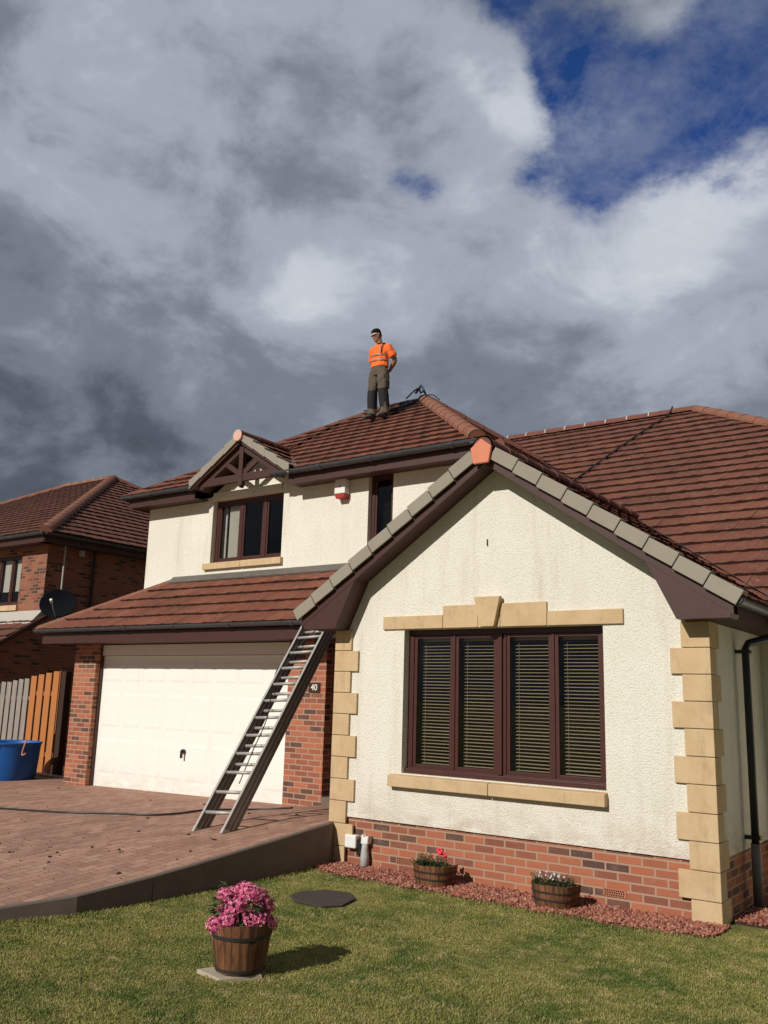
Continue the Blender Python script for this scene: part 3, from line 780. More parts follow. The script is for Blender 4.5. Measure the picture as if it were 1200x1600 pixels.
# cloaked verge tiles
nV = 9
for sgn in (-1, 1):
    L = 2.44
    for i in range(nV):
        t0, t1 = i/nV, (i+1)/nV
        th = math.atan(.683); dv = Vector((sgn*math.cos(th), -math.sin(th))); nv = Vector((sgn*math.sin(th), math.cos(th))); A0 = Vector((CX, 4.30))
        La = .13; Lb = L/math.cos(th); ta = La+(Lb-La)*t0+.004; tb = La+(Lb-La)*t1-.006
        def vp(t, n): p = A0+dv*t+nv*n; return (p.x, p.y)
        q = MB()
        q.prism([vp(ta, .070), vp(tb, .086), vp(tb+.004, -.050), vp(ta+.004, -.064)][::sgn], 'y', VY-.030, VY-.004)
        q.prism([vp(ta, .052), vp(ta, .070), vp(tb, .086), vp(tb, .066)][::-sgn], 'y', VY-.0035, VY+.13)
        q.build('verge_tile', 'verge', H, bevel=.006)
def end_cap(parent, x, y, z, w, h, mat='terra'):
    pts = [(-.36*w, -.5*h), (.36*w, -.5*h), (.5*w, .14*h), (0, .5*h), (-.5*w, .14*h)]
    return MB().prism([(x+a, z+b) for a, b in pts], 'y', y-.035, y+.0).build('ridge_end_cap', mat, parent, bevel=.012)
end_cap(H, CX, VY-.032, 4.255, .25, .265)
# --- roofs
def R_(name, *a, **k): return roof_face(H, *a, name=name, **k)
# gable
R_('roof_slope', 'tile', (CX+2.42, VY-.01, hz(P_gR, CX+2.42, 0)), (0, 1), (-1, 0), .683, 4.6, 2.42, [half(CX, 0, 1, 0), higher(P_gR, P_main)])
R_('roof_slope', 'tile', (CX-2.42, VY-.01, hz(P_gL, CX-2.42, 0)), (0, 1), (1, 0), .683, 4.6, 2.42, [half(CX, 0, -1, 0), higher(P_gL, P_lean)])
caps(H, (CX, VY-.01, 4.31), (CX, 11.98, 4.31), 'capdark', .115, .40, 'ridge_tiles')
# main wing
R_('roof_slope', 'tile_main', (-10.0, 9.45, hz(P_main, 0, 9.45)), (1, 0), (0, 1), .616, 12.8, 7.57,
   [higher(P_main, P_gR), higher(P_main, P_east), half(2.72, 9.45, -1, -1), half(-8.95, 0, 1, 0)])
R_('roof_slope', 'tile_main', (2.72, 9.45, hz(P_main, 0, 9.45)), (0, 1), (-1, 0), .616, 15.14, 7.57, [half(2.72, 9.45, 1, 1), half(2.72, 24.59, 1, -1)])
R_('roof_slope', 'tile_main', (-13.0, 24.59, hz(P_main, 0, 9.45)), (1, 0), (0, -1), .616, 15.7, 7.57, [half(2.72, 24.59, -1, 1)])
caps(H, (-8.95, 17.02, 7.45), (-4.85, 17.02, 7.45), 'capdark', .12, .45, 'ridge_tiles', mortar=True)
caps(H, (2.72, 9.45, 2.80), (-4.85, 17.02, 7.45), 'cap', .12, .45, 'hip_tiles')
MB().box(-2.0, 2.72, 9.47, 9.49, 2.60, 2.76).build('fascia', 'brown', H)
# valley lining between gable slope and main slope
A = Vector((CX, 12.0, 4.33)); B = Vector((-1.95, 9.48, 2.76)); up = Vector((.5, -.45, .8)).normalized(); sd = (B-A).cross(up).normalized()
MB().add([A+sd*.10+up*.06, A+up*.03, B+up*.03, B+sd*.10+up*.06, A-sd*.10+up*.06, B-sd*.10+up*.06], [(0, 1, 2, 3), (1, 4, 5, 2)]).build('valley_flashing', 'lead', H)
# upper block
fz = 5.25
R_('roof_slope', 'tile', (DX, 10.10, hz(P_front, 0, 10.10)), (1, 0), (0, 1), .624, 4.7, 3.42, [half(DX, 0, 1, 0), higher(P_front, P_dR), higher(P_east, P_front), half(0, 13.5, 0, -1)], g=.305)
R_('roof_slope', 'tile', (-13.34, 10.10, hz(P_front, 0, 10.10)), (1, 0), (0, 1), .624, 2.9, 3.42, [half(DX, 0, -1, 0), higher(P_front, P_dL), higher(P_front, P_west) if False else half(-13.29, 10.15, 3.35, -3.34), half(0, 13.5, 0, -1)], g=.305)
R_('roof_slope', 'tile', (-5.80, 10.15, hz(P_east, -5.80, 0)), (0, 1), (-1, 0), .6786, 6.8, 3.15, [half(-5.85, 10.15, 3.35, 3.08), half(-8.93, 13.5, 3.45, -3.08), higher(P_east, P_main)])
R_('roof_slope', 'tile', (-13.34, 10.15, hz(P_west, -13.34, 0)), (0, 1), (1, 0), .626, 6.8, 3.40, [half(-13.29, 10.15, -3.35, 3.34), half(-9.95, 13.5, -3.35, -3.34)])
R_('roof_slope', 'tile', (-13.29, 16.85, 5.25), (1, 0), (0, -1), .624, 7.5, 3.35, [half(-9.95, 13.5, 3.35, 3.34), half(-8.93, 13.5, -3.45, 3.08)])
caps(H, (-5.83, 10.13, 5.26), (-8.93, 13.5, 7.35), 'cap', .125, .42, 'hip_tiles')
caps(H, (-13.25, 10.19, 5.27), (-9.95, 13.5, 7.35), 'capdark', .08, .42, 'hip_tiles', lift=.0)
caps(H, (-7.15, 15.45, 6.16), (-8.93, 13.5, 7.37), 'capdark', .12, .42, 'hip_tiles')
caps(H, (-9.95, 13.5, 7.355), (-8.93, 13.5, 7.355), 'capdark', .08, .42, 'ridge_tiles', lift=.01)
# little round ridge end seen behind the gable cap, at the foot of the hip
MB().tube([(-5.66, 10.42, 5.20), (-5.66, 10.60, 5.19)], .10, 16).build('ridge_end_cap', 'capdark', H, smooth=False, bevel=.01)
# upper fascias, soffits
for a, b in ((-13.22, -11.46), (-9.30, -5.93)):
    MB().box(a, b, 10.185, 10.21, 5.03, 5.25).build('fascia', 'brown', H)
    MB().box(a, b, 10.211, 10.499, 5.045, 5.06).build('soffit', 'soffit', H)
MB().box(-5.955, -5.93, 10.211, 16.8, 5.03, 5.25).build('fascia', 'brown', H)
MB().box(-6.099, -5.956, 10.52, 16.8, 5.045, 5.06).build('soffit', 'soffit', H)
MB().box(-13.22, -13.195, 10.211, 16.8, 5.03, 5.25).build('fascia', 'brown', H)
MB().box(-13.194, -12.991, 10.52, 16.8, 5.045, 5.06).build('soffit', 'soffit', H)
gutter(H, (-13.32, 10.115, 5.235), (-11.44, 10.115, 5.235), .062, (.03, .42, .96))
gutter(H, (-9.60, 10.115, 5.235), (-5.83, 10.115, 5.235), .066, (.03, .27, .53, .90))
gutter(H, (-5.86, 10.06, 5.235), (-5.86, 16.8, 5.235), .062, (.2,))
# dormer gable over the window
dVY = 10.09
for sgn, P in ((1, P_dR), (-1, P_dL)):
    xe = DX+sgn*1.13
    R_('dormer_slope', 'tile', (xe, dVY-.01, hz(P, xe, 0)), (0, 1), (-sgn, 0), .62, 1.6, 1.13, [half(DX, 0, sgn, 0), higher(P, P_front)], g=.30)
    zd = lambda x, off=0: 5.97-.62*abs(x-DX)-off
    MB().prism([(DX, zd(DX, .02)), (xe, zd(xe, .02)), (xe, zd(xe, .12)), (DX, zd(DX, .13))], 'y', dVY+.0, dVY+.03).build('barge_board', 'brown', H)
    MB().prism([(DX, zd(DX, .115)), (xe-sgn*.05, zd(xe-sgn*.05, .115)), (xe-sgn*.05, zd(xe-sgn*.05, .128)), (DX, zd(DX, .128))], 'y', dVY+.031, 10.499).build('soffit', 'soffit', H)
    for i in range(4):
        xa, xb = DX+sgn*(.06+(1.15-.06)*i/4), DX+sgn*(.06+(1.15-.06)*(i+1)/4)
        za, zb = zd(xa), zd(xb)
        q = MB().prism([(xa, za+.05), (xb, zb+.075), (xb, zb-.085), (xa, za-.07)] if sgn > 0 else [(xa, za-.07), (xb, zb-.085), (xb, zb+.075), (xa, za+.05)], 'y', dVY-.035, dVY-.004)
        q.prism([(xa, za+.03), (xb, zb+.055), (xb, zb+.075), (xa, za+.05)], 'y', dVY-.0035, dVY+.14)
        q.build('verge_tile', 'verge', H, bevel=.005)
    # rafters and struts of the open truss
    MB().beam((DX+sgn*.03, dVY+.09, 5.77), (DX+sgn*.96, dVY+.09, 5.77-.62*.93), .05, .10).build('truss_rafter', 'brown', H)
    MB().beam((DX+sgn*.05, dVY+.09, 5.34), (DX+sgn*.42, dVY+.09, 5.58), .045, .085).build('truss_strut', 'brown', H)
MB().box(DX-1.0, DX+1.0, dVY+.06, dVY+.12, 5.20, 5.33).build('truss_tie_beam', 'brown', H, bevel=.004)
MB().prism([(DX-.045, 5.80), (DX-.045, 5.14), (DX, 5.09), (DX+.045, 5.14), (DX+.045, 5.80)], 'y', dVY+.045, dVY+.135).build('king_post', 'brown', H, bevel=.004)
MB().box(-11.30, -9.70, 10.475, 10.4995, 5.045, 5.17).build('window_head', 'rough', H)
caps(H, (DX, dVY-.03, 5.98), (DX, 11.28, 5.98), 'capdark', .10, .36, 'ridge_tiles', lift=.02)
MB().tube([(DX, dVY-.075, 5.96), (DX, dVY-.03, 5.96)], .100, 18).build('ridge_end_cap', simple('pale_terracotta', (.66, .40, .30), .8, .1, 10), H, bevel=.008)
MB().add([(-9.24, 10.16, 5.315), (-9.10, 10.16, 5.31), (-10.20, 11.2, 5.93), (-10.26, 11.24, 5.93)], [(0, 1, 2, 3)]).build('valley_flashing', 'lead', H)
# lean-to over the garage
R_('roof_slope', 'tile', (-13.90, 8.98, hz(P_lean, 0, 8.98)), (1, 0), (0, 1), .62, 8.0, 1.52, [higher(P_leanW, P_lean), higher(P_lean, P_gL), half(0, 10.5, 0, -1), half(-6.1, 0, -1, 0)])
R_('roof_slope', 'tile', (-13.90, 9.03, hz(P_leanW, -13.90, 0)), (0, 1), (1, 0), .536, 1.47, 1.8, [higher(P_lean, P_leanW), half(0, 10.5, 0, -1)])
R_('roof_slope', 'tile', (-13.90, 10.5, hz(P_leanW, -13.90, 0)), (0, 1), (1, 0), .536, 4.9, .91, [half(-12.99, 0, -1, 0)])
caps(H, (-13.86, 9.02, 2.75), (-12.15, 10.50, 3.665), 'cap', .085, .42, 'hip_tiles', lift=.005)
MB().prism([(10.38, 3.615), (10.499, 3.69), (10.499, 3.745), (10.485, 3.745), (10.37, 3.635)], 'x', -12.2, -6.4).build('lead_flashing', 'lead', H)
MB().box(-13.80, -6.72, 9.075, 9.10, 2.50, 2.67).build('fascia', 'brown', H)
MB().box(-13.80, -6.679, 9.101, 10.0, 2.513, 2.526).build('soffit', 'soffit', H)
MB().box(-13.80, -13.775, 9.101, 15.3, 2.50, 2.67).build('fascia', 'brown', H)
gutter(H, (-13.93, 9.01, 2.735), (-6.80, 9.01, 2.735), .058, (.012, .20, .34, .50, .66, .83))
# gable side gutter and downpipe
gutter(H, (-1.945, 7.70, 2.655), (-1.945, 9.45, 2.655), .060, (.03, .75))
dp = MB().tube([(-1.95, 9.20, 2.60), (-1.95, 9.20, 2.48), (-1.96, 9.17, 2.44), (-2.17, 8.96, 2.36), (-2.19, 8.93, 2.31), (-2.19, 8.93, 1.2), (-2.19, 8.92, .52)], .036, 12).build('downpipe', 'blackp', H, smooth=True)
MB().tube([(-2.19, 8.92, .55), (-2.19, 8.92, -.05)], .045, 12).build('pipe_socket', 'alumd', dp, smooth=True)
for z in (2.28, .60): MB().box(-2.279, -2.14, 8.895, 8.965, z-.016, z+.016).build('pipe_clip', 'blackp', dp)
# alarm box, house number, meter box, drain, air bricks
al = MB().prism([(-8.50, 4.82), (-8.29, 4.82), (-8.30, 5.08), (-8.49, 5.08)], 'y', 10.37, 10.50).build('alarm_box', 'offwhite', H, bevel=.01)
MB().prism([(-8.50, 4.819), (-8.47, 4.745), (-8.32, 4.745), (-8.29, 4.819)], 'y', 10.375, 10.50).build('alarm_light', 'red', al, bevel=.008)
MB().tube([(-8.395, 10.369, 4.93), (-8.395, 10.366, 4.93)], .022, 12).build('alarm_badge', 'greyplastic', al)
npz = MB().box(-8.13, -7.93, 9.535, 9.5495, 1.80, 1.93).build('number_plate', 'darkwood', H, bevel=.003)
def text(s, size, loc, mat, parent, name):
    cu = D.curves.new(name, 'FONT'); cu.body = s; cu.size = size; cu.extrude = .002; cu.align_x = 'CENTER'; cu.align_y = 'CENTER'
    cu.offset = .0012
    dg_o = D.objects.new(name+'_tmp', cu); COL.objects.link(dg_o)
    dg = bpy.context.evaluated_depsgraph_get(); me = D.meshes.new_from_object(dg_o.evaluated_get(dg))
    D.objects.remove(dg_o); me.transform(Matrix.Rotation(PI/2, 4, 'X')); me.transform(Matrix.Translation(loc))
    me.materials.clear(); me.materials.append(M[mat]); o = D.objects.new(name, me); COL.objects.link(o); o.parent = parent
    return o
o = text('40', .115, (-8.03, 9.5325, 1.865), 'offwhite', npz, 'house_number'); o.matrix_parent_inverse = Matrix.Identity(4)
mb_ = MB().box(-6.165, -6.015, 7.93, 8.011, .175, .31).build('outlet_cover', 'offwhite', H, bevel=.014)
MB().tube([(-5.985, 7.985, .27), (-5.985, 7.985, .14), (-6.0, 7.98, .11)], .035, 10).build('vent_hood', 'blackp', mb_)
MB().loft([((-5.90, 7.95, -.03), .046, .046), ((-5.90, 7.95, .12), .046, .046), ((-5.905, 7.955, .20), .036, .036), ((-5.905, 7.96, .235), .036, .036)]).build('waste_pipe', 'greyplastic', H, smooth=True)
MB().prism([(-5.945, .235), (-5.855, .235), (-5.845, .325), (-5.905, .30), (-5.935, .335)], 'y', 7.925, 8.005).build('pipe_hopper', 'offwhite', H, bevel=.01)
for x, z in ((-5.43, .115), (-3.18, .125)):
    q = MB().box(x-.105, x+.105, 8.004, 8.0115, z-.034, z+.034); f = q.build('air_brick', 'airb', H)
    s = MB()
    for r in range(3):
        for i in range(9):
            s.box(x-.092+i*.0205+(r % 2)*.006, x-.080+i*.0205+(r % 2)*.006, 8.0015, 8.0039, z-.026+r*.019, z-.014+r*.019)
    s.build('vent_hole', 'blackp', f)
# stain and hook on gable
MB().box(-4.465, -4.455, 7.975, 7.9875, 3.33, 3.40).build('wall_hook', 'steel', H)

# ================================================================== NEIGHBOUR
N = empty('neighbour_house', (-22, 16, 0))
tag(N, 'dark red brick house with hipped tile roof on the left, behind the fence', 'house')
nx0, nwy = -18.32, 11.95
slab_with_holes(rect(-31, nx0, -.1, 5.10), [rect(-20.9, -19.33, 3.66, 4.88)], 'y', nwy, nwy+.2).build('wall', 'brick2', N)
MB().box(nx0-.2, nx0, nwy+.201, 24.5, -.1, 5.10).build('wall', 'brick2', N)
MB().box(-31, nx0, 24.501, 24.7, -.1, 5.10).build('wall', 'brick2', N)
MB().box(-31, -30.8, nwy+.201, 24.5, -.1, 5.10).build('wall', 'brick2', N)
fw2 = window(N, -20.9, -19.33, 3.66, 4.88, nwy+.10, [(-20.84, -20.42), (-20.36, -19.90), (-19.84, -19.39)])
q = MB()
for a, b in ((-20.80, -20.5), (-20.33, -19.95), (-19.80, -19.44)):
    q.box(a, b, nwy+.19, nwy+.20, 4.02, 4.80)
q.build('net_curtain', 'curtain', fw2)
MB().box(-20.95, -19.30, nwy-.05, nwy+.09, 3.53, 3.655).build('window_sill', 'stone', N)
C0 = (-17.94, 11.58)
zN = 5.26; m_ = .53; wN = 6.5; rl = 2.7
Pn = (0, m_, zN-m_*C0[1])
kw = dict(deck=True)
roof_face(N, 'tile_n', (C0[0]-2*wN-rl, C0[1], zN), (1, 0), (0, 1), m_, 2*wN+rl, wN, [half(C0[0], C0[1], -1, -1), half(C0[0]-2*wN-rl, C0[1], 1, -1)])
roof_face(N, 'tile_n', (C0[0], C0[1], zN), (0, 1), (-1, 0), m_, 2*wN, wN, [half(C0[0], C0[1], 1, 1), half(C0[0], C0[1]+2*wN, 1, -1)])
roof_face(N, 'tile_n', (C0[0]-2*wN-rl, C0[1]+2*wN, zN), (1, 0), (0, -1), m_, 2*wN+rl, wN, [half(C0[0], C0[1]+2*wN, -1, 1), half(C0[0]-2*wN-rl, C0[1]+2*wN, 1, 1)])
roof_face(N, 'tile_n', (C0[0]-2*wN-rl, C0[1], zN), (0, 1), (1, 0), m_, 2*wN, wN, [half(C0[0]-2*wN-rl, C0[1], -1, 1), half(C0[0]-2*wN-rl, C0[1]+2*wN, -1, -1)])
pk = (C0[0]-wN, C0[1]+wN, zN+m_*wN)
caps(N, (C0[0], C0[1], zN), pk, 'cap', .15, .42, 'hip_tiles')
caps(N, pk, (pk[0]-rl, pk[1], pk[2]), 'cap', .13, .42, 'ridge_tiles', mortar=True)
caps(N, (pk[0]-rl, pk[1], pk[2]), (C0[0]-2*wN-rl, C0[1], zN), 'cap', .12, .42, 'hip_tiles')
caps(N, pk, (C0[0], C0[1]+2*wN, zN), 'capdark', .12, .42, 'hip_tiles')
gutter(N, (-34, C0[1]-.03, zN-.02), (C0[0]+.02, C0[1]-.03, zN-.02), .062, (.90, .94, .985))
gutter(N, (C0[0]+.03, C0[1], zN-.02), (C0[0]+.03, 24.5, zN-.02), .062, (.15,))
MB().box(-34, C0[0]-.08, C0[1]+.03, C0[1]+.055, 5.03, 5.24).build('fascia', 'brown', N)
MB().box(-34, C0[0]-.08, C0[1]+.056, nwy-.001, 5.04, 5.055).build('soffit', 'soffit', N)
MB().box(C0[0]-.08, C0[0]-.055, C0[1]+.056, 24.5, 5.03, 5.24).build('fascia', 'brown', N)
MB().box(nx0+.001, C0[0]-.081, C0[1]+.056, 24.5, 5.04, 5.055).build('soffit', 'soffit', N)
# projecting single-storey front with its own lean-to roof
MB().box(nx0-.2, nx0, 8.4, nwy-.001, -.1, 2.2).build('wall', 'brick2', N)
MB().prism([(nwy-.001, 2.2), (nwy-.001, 3.24), (10.0, 2.2)], 'x', nx0-.2, nx0).build('wall', 'brick2', N)
roof_face(N, 'tile_n', (-31, 9.3, 3.37-.62*(nwy-9.3)), (1, 0), (0, 1), .62, 12.85, nwy-9.3, [half(-18.12, 0, -1, 0), half(0, nwy, 0, -1)])
MB().prism([(9.25, 1.62), (nwy-.001, 3.30), (nwy-.001, 3.40), (9.25, 1.72)], 'x', -18.12, -18.05).build('barge_board', 'brown', N)
MB().prism([(11.55, 3.12), (nwy-.001, 3.34), (nwy-.001, 3.50), (11.90, 3.50)], 'x', -31, -18.22).build('flashing', 'mortar', N)
q = MB().tube([(-18.24, 12.35, 5.15), (-18.24, 12.35, 3.3)], .02, 8).build('cable_pipe', 'greyplastic', N)
MB().tube([(-18.26, 13.2, 5.05), (-18.26, 13.2, .1)], .035, 10).build('downpipe', 'blackp', N)
MB().box(-18.28, -18.18, 12.75, 12.85, 4.86, 5.0).build('security_light', 'greyplastic', N)
# satellite dish
sd_ = empty('satellite_dish', (-17.9, 12.1, 3.0)); tag(sd_, 'dark round satellite dish on a pole beside the neighbouring brick house', 'satellite dish')
DC = Vector((-17.72, 11.95, 3.63)); dd = (Vector((.55, -.83, .16))).normalized()
ax = dd.cross(Vector((0, 0, 1))).normalized(); ay = ax.cross(dd)
vs = [DC-dd*.10]; fs = []; K = 28
for r_, dep in ((.13, -.09), (.28, -.055), (.405, 0.0), (.42, .005)):
    for k in range(K):
        t = 2*PI*k/K; vs.append(DC+ax*math.cos(t)*r_*1.02+ay*math.sin(t)*r_*.80+dd*dep)
for k in range(K):
    fs.append((0, 1+k, 1+(k+1) % K))
    for j in range(3): a = 1+j*K; fs.append((a+k, a+K+k, a+K+(k+1) % K, a+(k+1) % K))
o = MB().add(vs, fs).build('dish', 'dish', sd_, smooth=True); so_ = o.modifiers.new('solid', 'SOLIDIFY'); so_.thickness = .012
MB().tube([DC-ay*.30, DC-ay*.18+dd*.20, DC-ay*.06+dd*.34], .011, 8).build('feed_arm', 'alum', sd_)
MB().tube([DC-ay*.06+dd*.33, DC-ay*.02+dd*.42], .03, 10).build('feed_head', 'offwhite', sd_)
MB().tube([DC-dd*.10, DC-dd*.14+Vector((0, 0, -.05)), DC-dd*.14+Vector((-.02, 0, -.62)), (nx0+.01, 12.15, 2.95)], .02, 8).build('mast', 'alumd', sd_)

# ================================================================== FENCE AND GATE
FY = 10.6
fe = empty('picket_fence', (-18, FY, .1)); tag(fe, 'silvery grey weathered picket fence left of the orange gate', 'fence')
x = -16.30-.20; i = 0
while x > -18.3:
    zt_ = 1.93-.014*i*1.6+random.uniform(-.012, .012)
    q = MB().prism([(x-.078, .22), (x+.078, .22), (x+.078, zt_), (x-.078, zt_+.01)], 'y', FY, FY+.022)
    o = q.build('picket', wood('picket_wood_tone', (.20, .17, .145), (.36, .32, .275), (.12, .10, .09)) if False else ('greywood'), fe, bevel=.004)
    x -= .205; i += 1
for z in (.55, 1.55): MB().box(-18.32, -16.3, FY+.023, FY+.07, z-.04, z+.04).build('fence_rail', 'greywood', fe)
ga = empty('wooden_gate', (-15.9, FY, .1)); tag(ga, 'orange stained picket gate standing between the grey fence and the garage', 'gate')
for i in range(4):
    x = -16.22+i*.245; zt_ = 1.985+i*.032
    MB().box(x-.092, x+.092, FY-.03, FY-.008, .16, zt_).build('picket', 'orangewood', ga, bevel=.004)
for z in (.5, 1.65): MB().box(-16.30, -15.38, FY-.007, FY+.03, z-.045, z+.045).build('gate_rail', 'orangewood', ga)
MB().box(-15.36, -15.345, FY-.03, FY+.03, .9, 2.10).build('gate_stile', 'orangewood', ga)
gp = MB().box(-15.33, -15.19, FY-.02, FY+.12, 0, 2.08).build('gate_post', 'darkwood', None, bevel=.006); tag(gp, 'thick dark timber post right of the orange gate', 'post')
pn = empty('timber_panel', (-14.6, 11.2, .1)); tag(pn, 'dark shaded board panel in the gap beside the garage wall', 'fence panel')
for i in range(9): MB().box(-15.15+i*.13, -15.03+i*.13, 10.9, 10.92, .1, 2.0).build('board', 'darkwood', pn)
tag(MB().box(-16.2, -14.35, 10.25, 10.42, .02, .175).build('path_edging', 'slab', None, bevel=.01), 'pale concrete edging strip at the foot of the orange gate', 'edging')

# ================================================================== BLUE BARREL
bb = empty('water_barrel', (-14.9, 9.45, .12)); tag(bb, 'blue open plastic water tub with hoses hanging over its rim', 'barrel')
bx, by, bz = -15.17, 9.5, .10
K = 36; vs = []; fs = []
prof = [(.50, 0), (.515, .03), (.53, .10), (.55, .35), (.565, .60), (.575, .655), (.590, .665), (.590, .69), (.565, .692), (.555, .66), (.53, .30), (.50, .05)]
for r_, z_ in prof:
    for k in range(K): t = 2*PI*k/K; vs.append((bx+math.cos(t)*r_, by+math.sin(t)*r_, bz+z_))
for j in range(len(prof)-1):
    for k in range(K): fs.append((j*K+k, j*K+(k+1) % K, (j+1)*K+(k+1) % K, (j+1)*K+k))
fs.append(tuple((len(prof)-1)*K+k for k in range(K)))
MB().add(vs, fs).build('tub', 'blue', bb, smooth=True)
def curve_pts(ctrl, n=10):
    P = [Vector(c) for c in ctrl]; P = [P[0]*2-P[1]]+P+[P[-1]*2-P[-2]]; out = []
    for i in range(1, len(P)-2):
        for k in range(n):
            t = k/n; a, b, c, d = P[i-1], P[i], P[i+1], P[i+2]
            out.append(.5*((2*b)+(c-a)*t+(2*a-5*b+4*c-d)*t*t+(3*b-a-3*c+d)*t**3))
    out.append(P[-2]); return out
def on_tub(deg, z, off=.012):
    t = math.radians(deg); r = interp(z, [(0, .505), (.10, .53), (.35, .55), (.60, .565), (.70, .592)])+off
    return (bx+math.cos(t)*r, by+math.sin(t)*r, bz+z)
h1 = curve_pts([(bx, by+.1, bz+.45), on_tub(-62, .73, -.06), on_tub(-60, .70, .015), on_tub(-62, .5), on_tub(-70, .22), on_tub(-84, .07), on_tub(-100, .10), on_tub(-112, .4)])
tag(MB().tube(h1, .014, 8).build('grey_hose', 'hosegrey', None, smooth=True), 'pale grey hose curling down the front of the blue tub', 'hose')
h2 = curve_pts([(bx-.1, by, bz+.4), on_tub(-52, .73, -.06), on_tub(-50, .70, .02), on_tub(-55, .45), on_tub(-66, .15), on_tub(-80, -.0, .05), on_tub(-100, -.0, .08), on_tub(-130, .01, .25)])
tag(MB().tube(h2, .012, 8).build('black_hose', 'blackp', None, smooth=True), 'thin black hose looping over the front of the blue tub', 'hose')
h3 = curve_pts([(bx+.2, by+.2, bz+.5), on_tub(0, .73, -.05), on_tub(-5, .70, .03), on_tub(-8, .50, .05), on_tub(-5, .52, .12)])
tag(MB().tube(h3, .013, 8).build('pink_hose', simple('faded_pink_hose', (.55, .22, .15), .6, .1, 5, 0), None, smooth=True), 'faded pink hose end hooked over the right rim of the blue tub', 'hose')
# hose across the driveway
pts = [(-14.5, 6.2), (-13, 6.55), (-11.15, 6.95), (-10.13, 7.22), (-9.57, 7.48), (-9.05, 7.66), (-8.83, 7.9), (-8.86, 8.2), (-8.85, 8.5), (-8.6, 8.75), (-8.3, 8.95), (-7.9, 9.05)]
tag(MB().tube(curve_pts([(x, y, drive_z(x, y)+.013) for x, y in pts]), .012, 8).build('driveway_hose', 'blackp', None, smooth=True), 'long black hose lying across the red paved driveway', 'hose')

# ================================================================== LADDER
la = empty('extension_ladder', (-7.3, 7.0, .34)); tag(la, 'triple section aluminium extension ladder leaning on the garage eave', 'ladder')
F = Vector((-7.26, 7.0, drive_z(-7.26, 7.0)+.01)); T = Vector((-7.47, 8.93, 2.76))
ld = (T-F); LL = ld.length*1.0; ld.normalize(); lx = Vector((1, 0.0, 0)); lx = (lx-ld*lx.dot(ld)).normalized(); ln = lx.cross(ld).normalized()
if ln.y < 0: ln = -ln
# sections stack towards the back side (-ln is towards the viewer)
secs = [(0, 0, .205), (.060, .02, .205), (.120, .06, .205)]
for si, (dep, st, hw) in enumerate(secs):
    c0 = F+ln*dep+ld*st; Ls = LL-.05*si
    for sgn in (-1, 1):
        a = c0+lx*sgn*hw; b = a+ld*(Ls-st)
        stl = MB().beam(a, b, .022, .050, up=ln).build('stile', 'alumd', la, bevel=.003)  # rail web: its side shade is put into the dark colour
        MB().beam(a-ln*.0265, b-ln*.0265, .030, .007, up=ln).build('flange', 'alum', stl)
        MB().beam(a+ln*.0265, b+ln*.0265, .030, .005, up=ln).build('flange', 'alum', stl)
        if si < 2: MB().beam(a-ld*.035, a+ld*.03, .034, .070, up=ln).build('rubber_foot', 'greyplastic', la, bevel=.006)
    k = 0; off = (.22, .86, 1.50)[si]
    while off+k*.255 < Ls-st-.06 and si < 2:
        p = c0+ld*(off+k*.255); MB().tube([p-lx*(hw-.012), p+lx*(hw-.012)], .019, 10).build('rung', 'alum', la, smooth=True); k += 1
rp = curve_pts([F+ld*.62+lx*.02+ln*.05, F+ld*1.0+lx*.06-ln*.03, F+ld*1.5+lx*.0-ln*.02, F+ld*2.1-lx*.23-ln*.01, F+ld*2.4-lx*.22, F+ld*3.0+lx*.1])
MB().tube(rp, .006, 6).build('rope', 'blackp', la, smooth=True)

# ================================================================== ROOF-TOP GEAR
def on_plane(pl, x, y, off): return (x, y, hz(pl, x, y)+off)
rope = curve_pts([on_plane(P_main, -5.3, 17.0, .17), on_plane(P_main, -5.34, 16.7, .08), on_plane(P_main, -5.55, 15.9, .08), on_plane(P_main, -5.75, 14.9, .08), on_plane(P_main, -5.87, 14.2, .08), on_plane(P_main, -5.97, 13.5, .08), on_plane(P_main, -6.0, 13.2, .08)])
tag(MB().tube(rope, .016, 8).build('roof_hose', 'blackp', None, smooth=True), 'black hose running down the right roof slope from its ridge', 'hose')
wx, wy = -9.0, 13.42
apx = Vector((-8.98, 13.44, 7.47))
wsh = empty('pressure_washer_lance', tuple(apx)); tag(wsh, 'black pressure washer lance and coiled hose at the roof peak', 'pressure washer')
q = MB().tube([apx+Vector((-.12, 0, .03)), apx+Vector((-.03, 0, .11)), apx+Vector((.01, 0, .17)), apx+Vector((.05, 0, .11)), apx+Vector((.12, -.02, -.02))], .022, 8)
q.tube([apx+Vector((-.03, 0, .11)), apx+Vector((.0, 0, .02)), apx+Vector((.06, 0, .03)), apx+Vector((.05, 0, .11))], .018, 8); q.build('trigger_handle', 'blackp', wsh)
MB().tube(curve_pts([apx+Vector((-.02, 0, .13)), apx+Vector((-.14, 0, .09)), apx+Vector((-.25, -.02, .0)), apx+Vector((-.30, -.05, -.06))]), .014, 8).build('lance_hose', 'blackp', wsh)
cp = []
for i in range(70):
    t = i*.42; r_ = .20+.012*(i % 9); x_ = -9.38+math.cos(t)*r_*1.2+i*.0018; y_ = 13.15+math.sin(t)*r_*.9
    cp.append((x_, min(y_, 13.44), hz(P_front, x_, min(y_, 13.44))+.075+.02*random.random()))
MB().tube(cp, .014, 6).build('hose_coil', 'blackp', wsh)
cp = [(-9.15, 12.95), (-9.35, 12.75), (-9.05, 12.62), (-8.9, 12.85), (-8.7, 12.95), (-8.5, 13.0)]
MB().tube(curve_pts([on_plane(P_front, x, y, .07) for x, y in cp]), .011, 6).build('loose_hose', 'blackp', wsh)
